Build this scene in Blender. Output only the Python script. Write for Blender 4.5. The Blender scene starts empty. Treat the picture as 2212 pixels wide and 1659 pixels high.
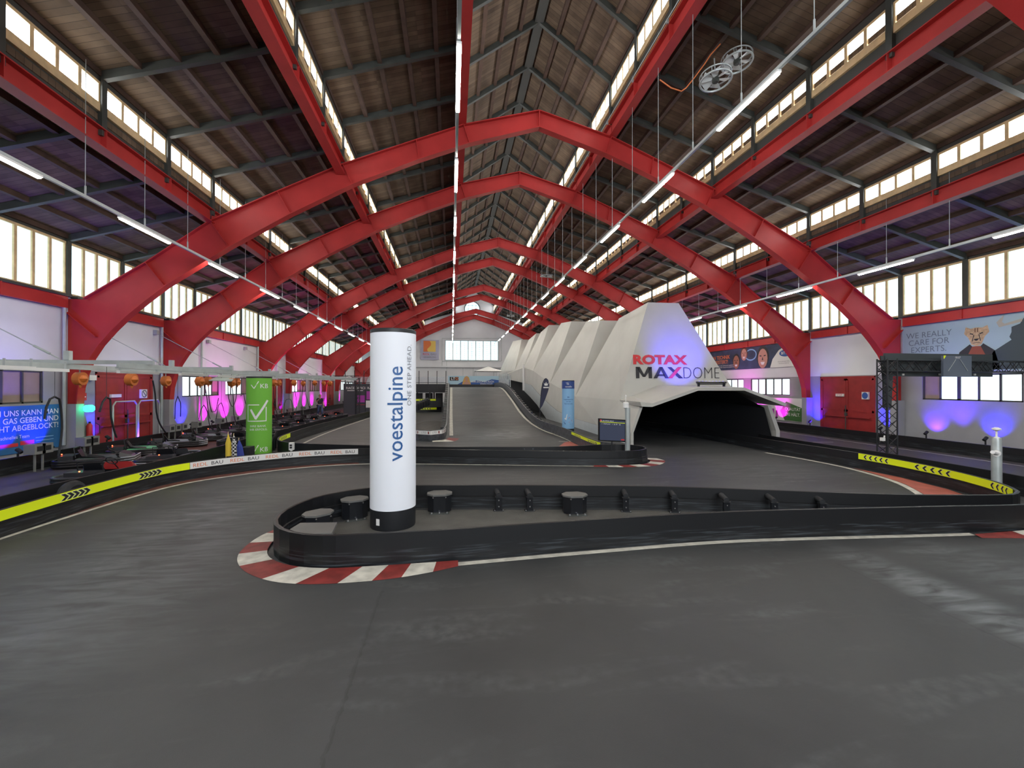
import bpy, bmesh, math, random
from mathutils import Vector, Matrix
random.seed(7)
D = bpy.data
SC = bpy.context.scene
COL = SC.collection
PI = math.pi

# ------------------------------------------------------------------ camera, world, exposure
FPX, YAW, PITCH, ROLL = 946.4581, .1371, .0037, .0011
CAM = (-3.274, 0.0, 2.45)

def ray(u, v):
    a = (u - 1106) / FPX; b = -(v - 829.5) / FPX
    cr, sr = math.cos(ROLL), math.sin(ROLL)
    x = a * cr - b * sr; z = a * sr + b * cr; y = 1.0
    cp, sp = math.cos(PITCH), math.sin(PITCH)
    y2 = y * cp - z * sp; z2 = y * sp + z * cp
    c, s = math.cos(YAW), math.sin(YAW)
    return (x * c + y2 * s, -x * s + y2 * c, z2)

def _hit(u, v, axis, val):
    r = ray(u, v); t = (val - CAM[axis]) / r[axis]
    return tuple(CAM[i] + r[i] * t for i in range(3))
def GZ(u, v, z=0.0): return _hit(u, v, 2, z)      # point of the place seen at (u, v) that lies at height z
def GX(u, v, x): return _hit(u, v, 0, x)
def GY(u, v, y): return _hit(u, v, 1, y)

cam = D.cameras.new('camera'); camo = D.objects.new('camera', cam); COL.objects.link(camo)
cam.sensor_width = 36; cam.lens = 36 * FPX / 2212; cam.clip_end = 300; cam.clip_start = .05
def _dir(a, b, f):
    cr, sr = math.cos(ROLL), math.sin(ROLL)
    x = a * cr - b * sr; z = a * sr + b * cr; y = f
    cp, sp = math.cos(PITCH), math.sin(PITCH)
    y2 = y * cp - z * sp; z2 = y * sp + z * cp
    c, s = math.cos(YAW), math.sin(YAW)
    return Vector((x * c + y2 * s, -x * s + y2 * c, z2))
R, U, F = _dir(1, 0, 0), _dir(0, 1, 0), _dir(0, 0, 1)
camo.matrix_world = Matrix(((R.x, U.x, -F.x, CAM[0]), (R.y, U.y, -F.y, CAM[1]), (R.z, U.z, -F.z, CAM[2]), (0, 0, 0, 1)))
SC.camera = camo

wd = D.worlds.new('world'); SC.world = wd; wd.use_nodes = True
bg = wd.node_tree.nodes['Background']; bg.inputs[0].default_value = (.75, .85, 1, 1); bg.inputs[1].default_value = 1.0
SC.view_settings.view_transform = 'Standard'; SC.view_settings.look = 'None'
SC.view_settings.gamma = 1; SC.view_settings.use_curve_mapping = False
SC.view_settings.exposure = EXPOSURE = 0.2
cy = SC.cycles
cy.use_denoising = True; cy.max_bounces = 6; cy.diffuse_bounces = 4; cy.glossy_bounces = 3; cy.transmission_bounces = 3
cy.use_adaptive_sampling = True; cy.adaptive_threshold = .03; cy.sample_clamp_indirect = 6; cy.caustics_reflective = False; cy.caustics_refractive = False
# strengths of the light the place has
CLEAR_PANE, FROST_PANE, LOW_PANE, LAMP = 10.0, 1.35, 1.25, 85.0

# ------------------------------------------------------------------ materials
M = {}
def mat(name, col, rough=.6, metal=0.0, emit=None, estr=1.0, var=0.0, vscale=3.0, bump=0.0, bscale=40.0, spec=.5, alpha=None):
    m = D.materials.new(name); m.use_nodes = True; nt = m.node_tree; N = nt.nodes; L = nt.links
    b = N['Principled BSDF']
    b.inputs['Base Color'].default_value = (*col, 1); b.inputs['Roughness'].default_value = rough
    b.inputs['Metallic'].default_value = metal; b.inputs['Specular IOR Level'].default_value = spec
    if emit:
        b.inputs['Emission Color'].default_value = (*emit, 1); b.inputs['Emission Strength'].default_value = estr
    if alpha is not None: b.inputs['Alpha'].default_value = alpha
    if var or bump:
        tc = N.new('ShaderNodeNewGeometry')
        if var:
            n = N.new('ShaderNodeTexNoise'); n.inputs['Scale'].default_value = vscale; n.inputs['Detail'].default_value = 6
            L.new(tc.outputs['Position'], n.inputs['Vector'])
            r = N.new('ShaderNodeMapRange'); r.inputs[1].default_value = .3; r.inputs[2].default_value = .7
            r.inputs[3].default_value = 1 - var; r.inputs[4].default_value = 1 + var
            L.new(n.outputs[0], r.inputs[0])
            mx = N.new('ShaderNodeMix'); mx.data_type = 'RGBA'; mx.blend_type = 'MULTIPLY'; mx.inputs[0].default_value = 1
            mx.inputs[6].default_value = (*col, 1)
            L.new(r.outputs[0], mx.inputs[7]); L.new(mx.outputs[2], b.inputs['Base Color'])
        if bump:
            n2 = N.new('ShaderNodeTexNoise'); n2.inputs['Scale'].default_value = bscale; n2.inputs['Detail'].default_value = 5
            L.new(tc.outputs['Position'], n2.inputs['Vector'])
            bp = N.new('ShaderNodeBump'); bp.inputs['Strength'].default_value = bump; bp.inputs['Distance'].default_value = .02
            L.new(n2.outputs[0], bp.inputs['Height']); L.new(bp.outputs[0], b.inputs['Normal'])
    M[name] = m; return m

mat('red_steel', (.45, .036, .034), .42, var=.12, vscale=1.2, spec=.35)
mat('red_dark', (.30, .022, .022), .5, var=.15)
mat('grey_steel', (.05, .055, .05), .5, var=.15)
mat('galv', (.42, .46, .46), .4, .3, var=.1)
mat('lightwood', (.74, .54, .30), .6, var=.15, vscale=5)
mat('batten', (.07, .038, .026), .8, var=.25)
mat('fascia', (.055, .055, .05), .7)
mat('white_wall', (.68, .69, .72), .8, var=.05, vscale=.6)
mat('block_wall', (.31, .31, .33), .85, var=.08, vscale=1.0, bump=.15, bscale=12)
mat('ledge', (.34, .34, .34), .85, var=.1)
mat('pane_clear', (.8, .8, .8), .3, emit=(.90, .96, 1.0), estr=CLEAR_PANE)
mat('fill_pane_rear', (.7, .8, .8), .5, emit=(.88, .95, 1.0), estr=16.0)  # glow of the added rear window, fill from behind the camera
mat('pane_frost', (.7, .8, .8), .5, emit=(.58, .89, 1.0), estr=FROST_PANE)
mat('pane_low', (.7, .8, .8), .5, emit=(.74, .93, .98), estr=LOW_PANE)
mat('pane_brown', (.30, .22, .20), .35, var=.06)
mat('lamp_tube', (.9, .9, .8), .4, emit=(1.0, .95, .84), estr=LAMP)
mat('black', (.012, .013, .016), .5)
mat('black_gloss', (.010, .011, .014), .28)
mat('rubber', (.018, .019, .022), .75, var=.3, vscale=8)
mat('asphalt_plain', (.07, .07, .07), .8)
mat('white', (.78, .78, .77), .5)
mat('offwhite_paint', (.55, .54, .48), .6, var=.25, vscale=6)
mat('red_paint', (.21, .025, .022), .6, var=.35, vscale=5)
mat('salmon_paint', (.42, .10, .075), .6, var=.2, vscale=3)
mat('dull_red_floor', (.13, .045, .035), .7, var=.3, vscale=3)
mat('hi_yellow', (.80, .95, .010), .45)
mat('chrome', (.6, .6, .62), .25, .9)
mat('orange', (.62, .17, .03), .5)
mat('green', (.16, .45, .06), .6)
mat('blue_txt', (.02, .10, .30), .5)
mat('grey_txt', (.22, .23, .26), .6)
mat('orange_red', (.75, .20, .06), .6)
mat('barrier_grey', (.05, .055, .065), .45, var=.5, vscale=6)
mat('pit_floor', (.055, .05, .055), .6, var=.2, vscale=1)
mat('island_floor', (.085, .083, .076), .85, var=.2, vscale=2.5, bump=.2)
mat('cap_grey', (.12, .12, .115), .6, var=.1)
mat('screen_clear', (.55, .6, .68), .1, alpha=.22)
mat('dome_white', (.50, .495, .46), .75, var=.05, vscale=.8)
mat('skirt_pale', (.52, .56, .58), .7, var=.04)
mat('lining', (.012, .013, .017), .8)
mat('logo_red', (.62, .035, .04), .5)
mat('logo_black', (.02, .02, .024), .5)
mat('logo_blue', (.03, .10, .36), .5)
mat('blue_lens', (.1, .1, .8), .3, emit=(.15, .15, 1), estr=8)
mat('screen_navy', (.02, .024, .04), .25, emit=(.10, .12, .20), estr=.25)
mat('vkb_green', (.16, .47, .045), .7)
mat('sky_blue', (.24, .47, .74), .6)
mat('navy_blue', (.02, .06, .25), .5)
mat('navy', (.025, .028, .07), .6)
mat('dark_panel', (.05, .06, .065), .6)
mat('monitor_grey', (.10, .12, .16), .4)
mat('banner_blue', (.33, .45, .52), .6)
mat('banner_ink', (.13, .17, .21), .6)
mat('banner_dark', (.04, .06, .07), .6)
mat('horn', (.38, .36, .30), .6)
mat('fur', (.48, .34, .20), .7, var=.25, vscale=14)
mat('fur_dark', (.14, .06, .03), .7)
mat('rust', (.25, .06, .03), .6)
mat('banner_navy', (.035, .055, .11), .6, var=.4, vscale=1.3)
mat('skin_warm', (.33, .15, .09), .6)
mat('skin_pale', (.52, .28, .21), .6)
mat('blond', (.60, .36, .12), .7)
mat('deep_green', (.05, .16, .04), .6)
mat('magenta_print', (.42, .05, .42), .5)
mat('banner_deepblue', (.02, .12, .30), .5)
mat('green_glow', (.05, .8, .4), .4, emit=(.02, 1.0, .45), estr=6)
mat('sign_lilac', (.42, .42, .55), .6)
mat('sign_yellow', (.78, .55, .13), .6)
mat('banner_sky', (.42, .62, .74), .6)
mat('office_grey', (.05, .055, .065), .6)
mat('fan_white', (.85, .88, .88), .4)
mat('panel_green', (.42, .50, .46), .5)
mat('rubber_gloss', (.014, .014, .016), .35)
mat('trim_white', (.55, .55, .60), .35)
mat('pod_dark', (.03, .03, .035), .3)
mat('kart_panel', (.20, .20, .24), .35)
mat('kart_green', (.03, .30, .10), .35)
mat('kart_red', (.40, .03, .03), .35)
mat('red_led', (.8, .1, .05), .3, emit=(1, .08, .03), estr=12)
mat('charger_grey', (.20, .20, .19), .5)
mat('flag_yellow', (.70, .50, .05), .8)
mat('flag_blue', (.03, .05, .28), .8)
mat('denim', (.05, .08, .17), .8)
mat('glass_dark', (.02, .025, .035), .15)
mat('cloth_white', (.84, .87, .94), .75)

def asphalt():
    m = D.materials.new('asphalt'); m.use_nodes = True; nt = m.node_tree; N = nt.nodes; L = nt.links
    b = N['Principled BSDF']; g = N.new('ShaderNodeNewGeometry')
    def noise(sc, det=6, dis=0, stretch=None):
        n = N.new('ShaderNodeTexNoise'); n.inputs['Scale'].default_value = sc; n.inputs['Detail'].default_value = det; n.inputs['Distortion'].default_value = dis
        if stretch:
            mp = N.new('ShaderNodeMapping'); mp.inputs['Rotation'].default_value = (0, 0, stretch[0]); mp.inputs['Scale'].default_value = stretch[1]
            L.new(g.outputs['Position'], mp.inputs[0]); L.new(mp.outputs[0], n.inputs['Vector'])
        else: L.new(g.outputs['Position'], n.inputs['Vector'])
        return n
    big = noise(.35, 5, .6); streak = noise(1.4, 8, .8, (.5, (.35, 1.6, 1))); fine = noise(9, 8); grit = noise(180, 3)
    cr = N.new('ShaderNodeValToRGB'); e = cr.color_ramp.elements
    e[0].position = .32; e[0].color = (.032, .034, .036, 1); e[1].position = .72; e[1].color = (.062, .065, .067, 1)
    L.new(big.outputs[0], cr.inputs[0])
    r1 = N.new('ShaderNodeMapRange'); r1.inputs[1].default_value = .52; r1.inputs[2].default_value = .78; r1.inputs[3].default_value = 0; r1.inputs[4].default_value = .55
    L.new(streak.outputs[0], r1.inputs[0])
    r2 = N.new('ShaderNodeMapRange'); r2.inputs[1].default_value = .35; r2.inputs[2].default_value = .7; L.new(fine.outputs[0], r2.inputs[0])
    mu = N.new('ShaderNodeMath'); mu.operation = 'MULTIPLY'; L.new(r1.outputs[0], mu.inputs[0]); L.new(r2.outputs[0], mu.inputs[1])
    # paler kart scuffs; the near-right patches paint reflected window light into the colour
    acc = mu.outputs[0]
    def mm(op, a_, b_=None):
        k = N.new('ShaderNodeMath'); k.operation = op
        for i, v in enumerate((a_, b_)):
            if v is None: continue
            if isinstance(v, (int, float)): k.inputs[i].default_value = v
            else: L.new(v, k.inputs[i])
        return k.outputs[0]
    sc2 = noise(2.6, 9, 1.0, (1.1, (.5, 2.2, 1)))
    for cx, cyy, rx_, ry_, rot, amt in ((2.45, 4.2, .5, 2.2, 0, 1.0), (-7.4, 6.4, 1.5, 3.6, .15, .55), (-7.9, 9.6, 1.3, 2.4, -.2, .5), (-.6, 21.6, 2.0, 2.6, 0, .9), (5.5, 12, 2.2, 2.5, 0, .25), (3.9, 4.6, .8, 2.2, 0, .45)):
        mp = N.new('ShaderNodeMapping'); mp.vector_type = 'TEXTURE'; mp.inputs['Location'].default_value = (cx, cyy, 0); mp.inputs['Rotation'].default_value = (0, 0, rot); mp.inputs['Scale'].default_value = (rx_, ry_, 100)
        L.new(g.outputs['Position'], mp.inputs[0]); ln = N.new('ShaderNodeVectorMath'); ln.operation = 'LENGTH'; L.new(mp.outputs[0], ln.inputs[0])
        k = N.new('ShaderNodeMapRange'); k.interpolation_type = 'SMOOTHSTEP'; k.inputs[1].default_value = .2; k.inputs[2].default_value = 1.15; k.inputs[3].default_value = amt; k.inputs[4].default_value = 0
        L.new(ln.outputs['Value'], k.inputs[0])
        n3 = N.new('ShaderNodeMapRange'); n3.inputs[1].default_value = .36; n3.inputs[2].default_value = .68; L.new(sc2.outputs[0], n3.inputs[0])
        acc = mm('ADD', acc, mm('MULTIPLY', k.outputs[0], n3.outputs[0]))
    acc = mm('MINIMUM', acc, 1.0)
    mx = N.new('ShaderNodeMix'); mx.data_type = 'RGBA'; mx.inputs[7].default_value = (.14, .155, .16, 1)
    # seams between the lanes the surface was laid in
    sx = N.new('ShaderNodeSeparateXYZ'); L.new(g.outputs['Position'], sx.inputs[0]); wob = mm('MULTIPLY', fine.outputs[0], .10); seam = None
    for x0 in (-4.1, 2.0):
        d = mm('LESS_THAN', mm('ABSOLUTE', mm('ADD', mm('SUBTRACT', sx.outputs[0], x0), mm('SUBTRACT', wob, .05))), .016)
        seam = d if seam is None else mm('MAXIMUM', seam, d)
    seam = mm('MULTIPLY', seam, mm('LESS_THAN', sx.outputs[1], 5.4)); lane = mm('MULTIPLY', mm('LESS_THAN', sx.outputs[0], -4.1), .25)
    dk = mm('SUBTRACT', mm('ADD', 1.0, mm('MULTIPLY', lane, .6)), mm('MULTIPLY', seam, .22))
    mq = N.new('ShaderNodeMix'); mq.data_type = 'RGBA'; mq.blend_type = 'MULTIPLY'; mq.inputs[0].default_value = 1; L.new(cr.outputs[0], mq.inputs[6]); L.new(dk, mq.inputs[7])
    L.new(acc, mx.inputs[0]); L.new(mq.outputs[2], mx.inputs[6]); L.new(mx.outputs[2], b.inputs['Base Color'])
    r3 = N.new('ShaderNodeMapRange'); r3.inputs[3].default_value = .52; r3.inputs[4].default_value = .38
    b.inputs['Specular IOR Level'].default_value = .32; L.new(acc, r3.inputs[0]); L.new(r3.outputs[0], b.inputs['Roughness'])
    bp = N.new('ShaderNodeBump'); bp.inputs['Strength'].default_value = .35; bp.inputs['Distance'].default_value = .004
    ad = N.new('ShaderNodeMath'); ad.operation = 'ADD'; L.new(grit.outputs[0], ad.inputs[0]); L.new(fine.outputs[0], ad.inputs[1])
    L.new(ad.outputs[0], bp.inputs['Height']); L.new(bp.outputs[0], b.inputs['Normal'])
    M['asphalt'] = m
asphalt()

def boards():
    m = D.materials.new('roof_boards'); m.use_nodes = True; nt = m.node_tree; N = nt.nodes; L = nt.links
    b = N['Principled BSDF']; g = N.new('ShaderNodeNewGeometry'); sx = N.new('ShaderNodeSeparateXYZ'); L.new(g.outputs['Position'], sx.inputs[0])
    def mth(op, a, bb=None):
        k = N.new('ShaderNodeMath'); k.operation = op
        for i, v in enumerate((a, bb)):
            if v is None: continue
            if isinstance(v, (int, float)): k.inputs[i].default_value = v
            else: L.new(v, k.inputs[i])
        return k.outputs[0]
    q = mth('DIVIDE', sx.outputs[1], .17); fl = mth('FLOOR', q); fr = mth('FRACT', q)
    wn = N.new('ShaderNodeTexWhiteNoise'); wn.noise_dimensions = '2D'
    cx = N.new('ShaderNodeCombineXYZ'); L.new(fl, cx.inputs[0]); L.new(mth('FLOOR', mth('DIVIDE', sx.outputs[0], 1.43)), cx.inputs[1]); L.new(cx.outputs[0], wn.inputs[0])
    seam = mth('LESS_THAN', fr, .07)
    ns = N.new('ShaderNodeTexNoise'); ns.inputs['Scale'].default_value = 2.2; ns.inputs['Detail'].default_value = 8; L.new(g.outputs['Position'], ns.inputs['Vector'])
    v = mth('ADD', mth('MULTIPLY', wn.outputs[0], .35), mth('MULTIPLY', ns.outputs[0], .9))
    cr = N.new('ShaderNodeValToRGB'); e = cr.color_ramp.elements
    e[0].position = .25; e[0].color = (.066, .041, .025, 1); e[1].position = .95; e[1].color = (.19, .128, .080, 1); L.new(v, cr.inputs[0])
    mx = N.new('ShaderNodeMix'); mx.data_type = 'RGBA'; mx.inputs[7].default_value = (.03, .02, .014, 1)
    L.new(mth('MULTIPLY', seam, .8), mx.inputs[0]); L.new(cr.outputs[0], mx.inputs[6]); L.new(mx.outputs[2], b.inputs['Base Color'])
    b.inputs['Roughness'].default_value = .8
    M['roof_boards'] = m
boards()

def barrier_mat():
    m = D.materials.new('barrier_plastic'); m.use_nodes = True; nt = m.node_tree; N = nt.nodes; L = nt.links
    b = N['Principled BSDF']; g = N.new('ShaderNodeNewGeometry'); sx = N.new('ShaderNodeSeparateXYZ'); L.new(g.outputs['Position'], sx.inputs[0])
    mp = N.new('ShaderNodeMapping'); mp.inputs['Scale'].default_value = (1.2, 1.2, 22); L.new(g.outputs['Position'], mp.inputs[0])
    n = N.new('ShaderNodeTexNoise'); n.inputs['Scale'].default_value = 1.6; n.inputs['Detail'].default_value = 9; L.new(mp.outputs[0], n.inputs['Vector'])
    r = N.new('ShaderNodeMapRange'); r.inputs[1].default_value = .5; r.inputs[2].default_value = .85; r.inputs[3].default_value = 0; r.inputs[4].default_value = .6; L.new(n.outputs[0], r.inputs[0])
    lo = N.new('ShaderNodeMapRange'); lo.inputs[1].default_value = .19; lo.inputs[2].default_value = .22; lo.inputs[3].default_value = 1; lo.inputs[4].default_value = 0.0
    L.new(sx.outputs[2], lo.inputs[0])
    mu = N.new('ShaderNodeMath'); mu.operation = 'MULTIPLY'; L.new(r.outputs[0], mu.inputs[0]); L.new(lo.outputs[0], mu.inputs[1])
    mx = N.new('ShaderNodeMix'); mx.data_type = 'RGBA'; mx.inputs[6].default_value = (.006, .0065, .008, 1); mx.inputs[7].default_value = (.11, .13, .15, 1)
    L.new(mu.outputs[0], mx.inputs[0]); L.new(mx.outputs[2], b.inputs['Base Color']); b.inputs['Roughness'].default_value = .42
    M['barrier_plastic'] = m
barrier_mat()

# ------------------------------------------------------------------ mesh helpers
class MB:
    def __init__(s): s.v = []; s.f = []; s.mi = []; s.m = 0
    def mt(s, i): s.m = i; return s
    def add(s, vs, fs):
        o = len(s.v); s.v += [tuple(p) for p in vs]
        for f in fs: s.f.append([i + o for i in f]); s.mi.append(s.m)
        return s
    def box(s, x0, x1, y0, y1, z0, z1):
        x0, x1 = min(x0, x1), max(x0, x1); y0, y1 = min(y0, y1), max(y0, y1); z0, z1 = min(z0, z1), max(z0, z1)
        return s.add([(x0, y0, z0), (x1, y0, z0), (x1, y1, z0), (x0, y1, z0), (x0, y0, z1), (x1, y0, z1), (x1, y1, z1), (x0, y1, z1)],
                     [(3, 2, 1, 0), (4, 5, 6, 7), (0, 1, 5, 4), (1, 2, 6, 5), (2, 3, 7, 6), (3, 0, 4, 7)])
    def cbox(s, c, d, rz=0, rx=0, ry=0):
        Rm = Matrix.Rotation(rz, 3, 'Z') @ Matrix.Rotation(ry, 3, 'Y') @ Matrix.Rotation(rx, 3, 'X'); c = Vector(c)
        vs = [c + Rm @ Vector((sx * d[0] / 2, sy * d[1] / 2, sz * d[2] / 2)) for sz in (-1, 1) for sx, sy in ((-1, -1), (1, -1), (1, 1), (-1, 1))]
        return s.add(vs, [(3, 2, 1, 0), (4, 5, 6, 7), (0, 1, 5, 4), (1, 2, 6, 5), (2, 3, 7, 6), (3, 0, 4, 7)])
    def bar(s, p, q, w, h, up=(0, 0, 1)):
        p, q = Vector(p), Vector(q); t = (q - p).normalized(); up = Vector(up)
        a = t.cross(up)
        if a.length < 1e-4: a = t.cross(Vector((0, 1, 0)))
        a.normalize(); b = a.cross(t)
        vs = [e + a * sx * w / 2 + b * sy * h / 2 for e in (p, q) for sx, sy in ((-1, -1), (1, -1), (1, 1), (-1, 1))]
        return s.add(vs, [(0, 1, 2, 3), (7, 6, 5, 4), (0, 4, 5, 1), (1, 5, 6, 2), (2, 6, 7, 3), (3, 7, 4, 0)])
    def tube(s, pts, r, n=8, cap=True, closed=False):
        pts = [Vector(p) for p in pts]; k = len(pts); vs = []; up = None
        for i, p in enumerate(pts):
            if closed: t = pts[(i + 1) % k] - pts[i - 1]
            else: t = pts[min(i + 1, k - 1)] - pts[max(i - 1, 0)]
            t.normalize()
            if up is None: up = t.cross(Vector((0, 0, 1)) if abs(t.z) < .9 else Vector((0, 1, 0))).normalized()
            a = (up - t * up.dot(t)).normalized(); b = t.cross(a); up = a
            rr = r[i] if isinstance(r, (list, tuple)) else r
            vs += [p + a * math.cos(2 * PI * j / n) * rr + b * math.sin(2 * PI * j / n) * rr for j in range(n)]
        fs = []
        for i in range(k if closed else k - 1):
            o, o2 = i * n, ((i + 1) % k) * n
            fs += [(o + j, o + (j + 1) % n, o2 + (j + 1) % n, o2 + j) for j in range(n)]
        if cap and not closed: fs += [tuple(range(n - 1, -1, -1)), tuple(range((k - 1) * n, k * n))]
        return s.add(vs, fs)
    def lathe(s, c, prof, n=24, rot=None):
        c = Vector(c); vs = []
        for r, z in prof:
            for j in range(n):
                p = Vector((r * math.cos(2 * PI * j / n), r * math.sin(2 * PI * j / n), z))
                vs.append(c + (rot @ p if rot else p))
        fs = [(i * n + j, i * n + (j + 1) % n, (i + 1) * n + (j + 1) % n, (i + 1) * n + j) for i in range(len(prof) - 1) for j in range(n)]
        fs += [tuple(range(n - 1, -1, -1)), tuple(range((len(prof) - 1) * n, len(prof) * n))]
        return s.add(vs, fs)
    def prism(s, poly, d0, d1, axis='y'):
        # poly of 2-D points (a, b) extruded along axis from d0 to d1
        def P(a, b, d): return {'y': (a, d, b), 'x': (d, a, b), 'z': (a, b, d)}[axis]
        n = len(poly); vs = [P(a, b, d0) for a, b in poly] + [P(a, b, d1) for a, b in poly]
        fs = [tuple(range(n)), tuple(range(2 * n - 1, n - 1, -1))] + [(i, (i + 1) % n + 0, (i + 1) % n + n, i + n) for i in range(n)]
        return s.add(vs, fs)
    def strip(s, A, B, d0, d1, axis='y'):
        # closed band between two polylines A and B, extruded d0..d1
        def P(a, b, d): return {'y': (a, d, b), 'x': (d, a, b), 'z': (a, b, d)}[axis]
        for i in range(len(A) - 1):
            q = [A[i], A[i + 1], B[i + 1], B[i]]
            vs = [P(*p, d0) for p in q] + [P(*p, d1) for p in q]
            fs = [(0, 1, 2, 3), (7, 6, 5, 4), (0, 4, 5, 1), (2, 6, 7, 3)]
            if i == 0: fs.append((3, 7, 4, 0))
            if i == len(A) - 2: fs.append((1, 5, 6, 2))
            s.add(vs, fs)
        return s
    def quad(s, a, b, c, d): return s.add([a, b, c, d], [(0, 1, 2, 3)])
    def plate(s, pts, n, t):
        # thick plate from planar outline pts, thickness t along -n
        n = Vector(n).normalized() * t; k = len(pts)
        vs = [Vector(p) for p in pts] + [Vector(p) - n for p in pts]
        return s.add(vs, [tuple(range(k)), tuple(range(2 * k - 1, k - 1, -1))] + [(i, i + k, (i + 1) % k + k, (i + 1) % k) for i in range(k)])
    def build(s, name, mats, parent=None, smooth=False, local=False, origin=None, fixn=True):
        me = D.meshes.new(name)
        if not isinstance(mats, (list, tuple)): mats = [mats]
        for x in mats: me.materials.append(M[x])
        vs = s.v
        if parent is not None and not local:
            o = root_loc(parent); vs = [(x - o[0], y - o[1], z - o[2]) for x, y, z in vs]; org = None
        elif parent is None and not local:
            if origin is None:
                xs = [p[0] for p in vs]; ys = [p[1] for p in vs]; zs = [p[2] for p in vs]
                origin = ((min(xs) + max(xs)) / 2, (min(ys) + max(ys)) / 2, min(zs))
            org = origin; vs = [(x - org[0], y - org[1], z - org[2]) for x, y, z in vs]
        else: org = None
        me.from_pydata(vs, [], s.f)
        if len(mats) > 1: me.polygons.foreach_set('material_index', s.mi)
        if smooth: me.polygons.foreach_set('use_smooth', [True] * len(s.f))
        me.update()
        if fixn:
            bm = bmesh.new(); bm.from_mesh(me); bmesh.ops.recalc_face_normals(bm, faces=bm.faces); bm.to_mesh(me); bm.free()
        if smooth:
            try: me.set_sharp_from_angle(angle=math.radians(40))
            except Exception: pass
        o = D.objects.new(name, me); COL.objects.link(o)
        if parent is not None: o.parent = parent
        elif org is not None: o.location = org
        return o

ROOT = {}
def root_loc(o):
    while o.parent is not None: o = o.parent
    return tuple(o.location)

def tag(o, label, cat, group=None):
    o['label'] = label; o['category'] = cat
    if group: o['group'] = group
    return o
def thing(name, label, cat, loc=(0, 0, 0), group=None):
    o = D.objects.new(name, None); COL.objects.link(o); o.location = loc; o.empty_display_size = .2
    return tag(o, label, cat, group)
def struct(o): o['kind'] = 'structure'; return o
def copy_tree(o, parent=None):
    c = o.copy(); COL.objects.link(c); c.parent = parent
    for ch in list(o.children): copy_tree(ch, c)
    return c
ORD = 'nearest second third fourth fifth sixth seventh eighth ninth tenth eleventh twelfth thirteenth fourteenth fifteenth sixteenth seventeenth eighteenth nineteenth twentieth'.split()
def nth(i): return ORD[i]

# text as mesh data: returns list of (verts2d, faces) in a unit where cap height ~ .7*size
def text2d(txt, size=1.0, bold=0.0, align='CENTER', space=1.0, shear=0.0, res=3, sx=1.0):
    cu = D.curves.new('t', 'FONT'); cu.body = txt; cu.size = size; cu.offset = bold * size; cu.align_x = align; cu.align_y = 'CENTER'
    cu.space_character = space; cu.shear = shear; cu.resolution_u = res; cu.fill_mode = 'BOTH'
    ob = D.objects.new('t', cu); COL.objects.link(ob)
    dg = bpy.context.evaluated_depsgraph_get(); me = D.meshes.new_from_object(ob.evaluated_get(dg))
    vs = [(v.co.x * sx, v.co.y) for v in me.vertices]; fs = [tuple(p.vertices) for p in me.polygons]
    D.objects.remove(ob); D.curves.remove(cu); D.meshes.remove(me)
    return vs, fs
def finer(vs, fs, L):
    """cut the faces of flat lettering small enough to follow a curved surface"""
    bm = bmesh.new(); bv = [bm.verts.new((x, y, 0)) for x, y in vs]
    for f in fs:
        try: bm.faces.new([bv[i] for i in f])
        except ValueError: pass
    bmesh.ops.triangulate(bm, faces=bm.faces)
    for _ in range(6):
        e = [q for q in bm.edges if q.calc_length() > L]
        if not e: break
        bmesh.ops.subdivide_edges(bm, edges=e, cuts=1, use_grid_fill=False); bmesh.ops.triangulate(bm, faces=[f for f in bm.faces if len(f.verts) > 3])
    bm.verts.index_update()
    r = [(v.co.x, v.co.y) for v in bm.verts], [tuple(v.index for v in f.verts) for f in bm.faces]; bm.free(); return r
def put_text(mb, txt, fn, size=1.0, cut=None, **k):
    """fn(x, y) -> 3-D point"""
    vs, fs = text2d(txt, size, **k)
    if cut: vs, fs = finer(vs, fs, cut)
    mb.add([fn(x, y) for x, y in vs], fs); return mb
def wall_fn(o, ax, up=(0, 0, 1)):
    o, ax, up = Vector(o), Vector(ax), Vector(up)
    return lambda x, y: o + ax * x + up * y

def checker():
    m = D.materials.new('checker'); m.use_nodes = True; nt = m.node_tree; b = nt.nodes['Principled BSDF']; b.inputs['Roughness'].default_value = .8
    g = nt.nodes.new('ShaderNodeNewGeometry'); c = nt.nodes.new('ShaderNodeTexChecker'); c.inputs['Scale'].default_value = 18
    c.inputs['Color1'].default_value = (.6, .6, .58, 1); c.inputs['Color2'].default_value = (.015, .015, .015, 1)
    nt.links.new(g.outputs['Position'], c.inputs['Vector']); nt.links.new(c.outputs[0], b.inputs['Base Color']); M['checker'] = m
checker()
# ------------------------------------------------------------------ the hall
XW, Y0, Y1 = 15.86, -9.0, 64.6
FR = [-7.64, -2.84 + 4.8, 6.76, 16.36, 21.16, 30.76, 35.56, 45.16, 49.96, 59.56, 64.36]
FR = [-7.64, 1.96, 6.76, 16.36, 21.16, 30.76, 35.56, 45.16, 49.96, 59.56, 64.36]
RAFT = [16.36 + 2.4 * k for k in range(-10, 21)]
ZONE = [(0, 16.27, 2.9, 14.22), (2.9, 13.1, 7.2, 11.75), (7.2, 10.9, 11.5, 9.62), (11.5, 8.45, 15.86, 7.2)]

m = MB(); m.quad((-XW, Y0, 0), (XW, Y0, 0), (XW, Y1, 0), (-XW, Y1, 0)); floor = struct(m.build('floor', 'asphalt', origin=(0, 0, 0)))

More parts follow.
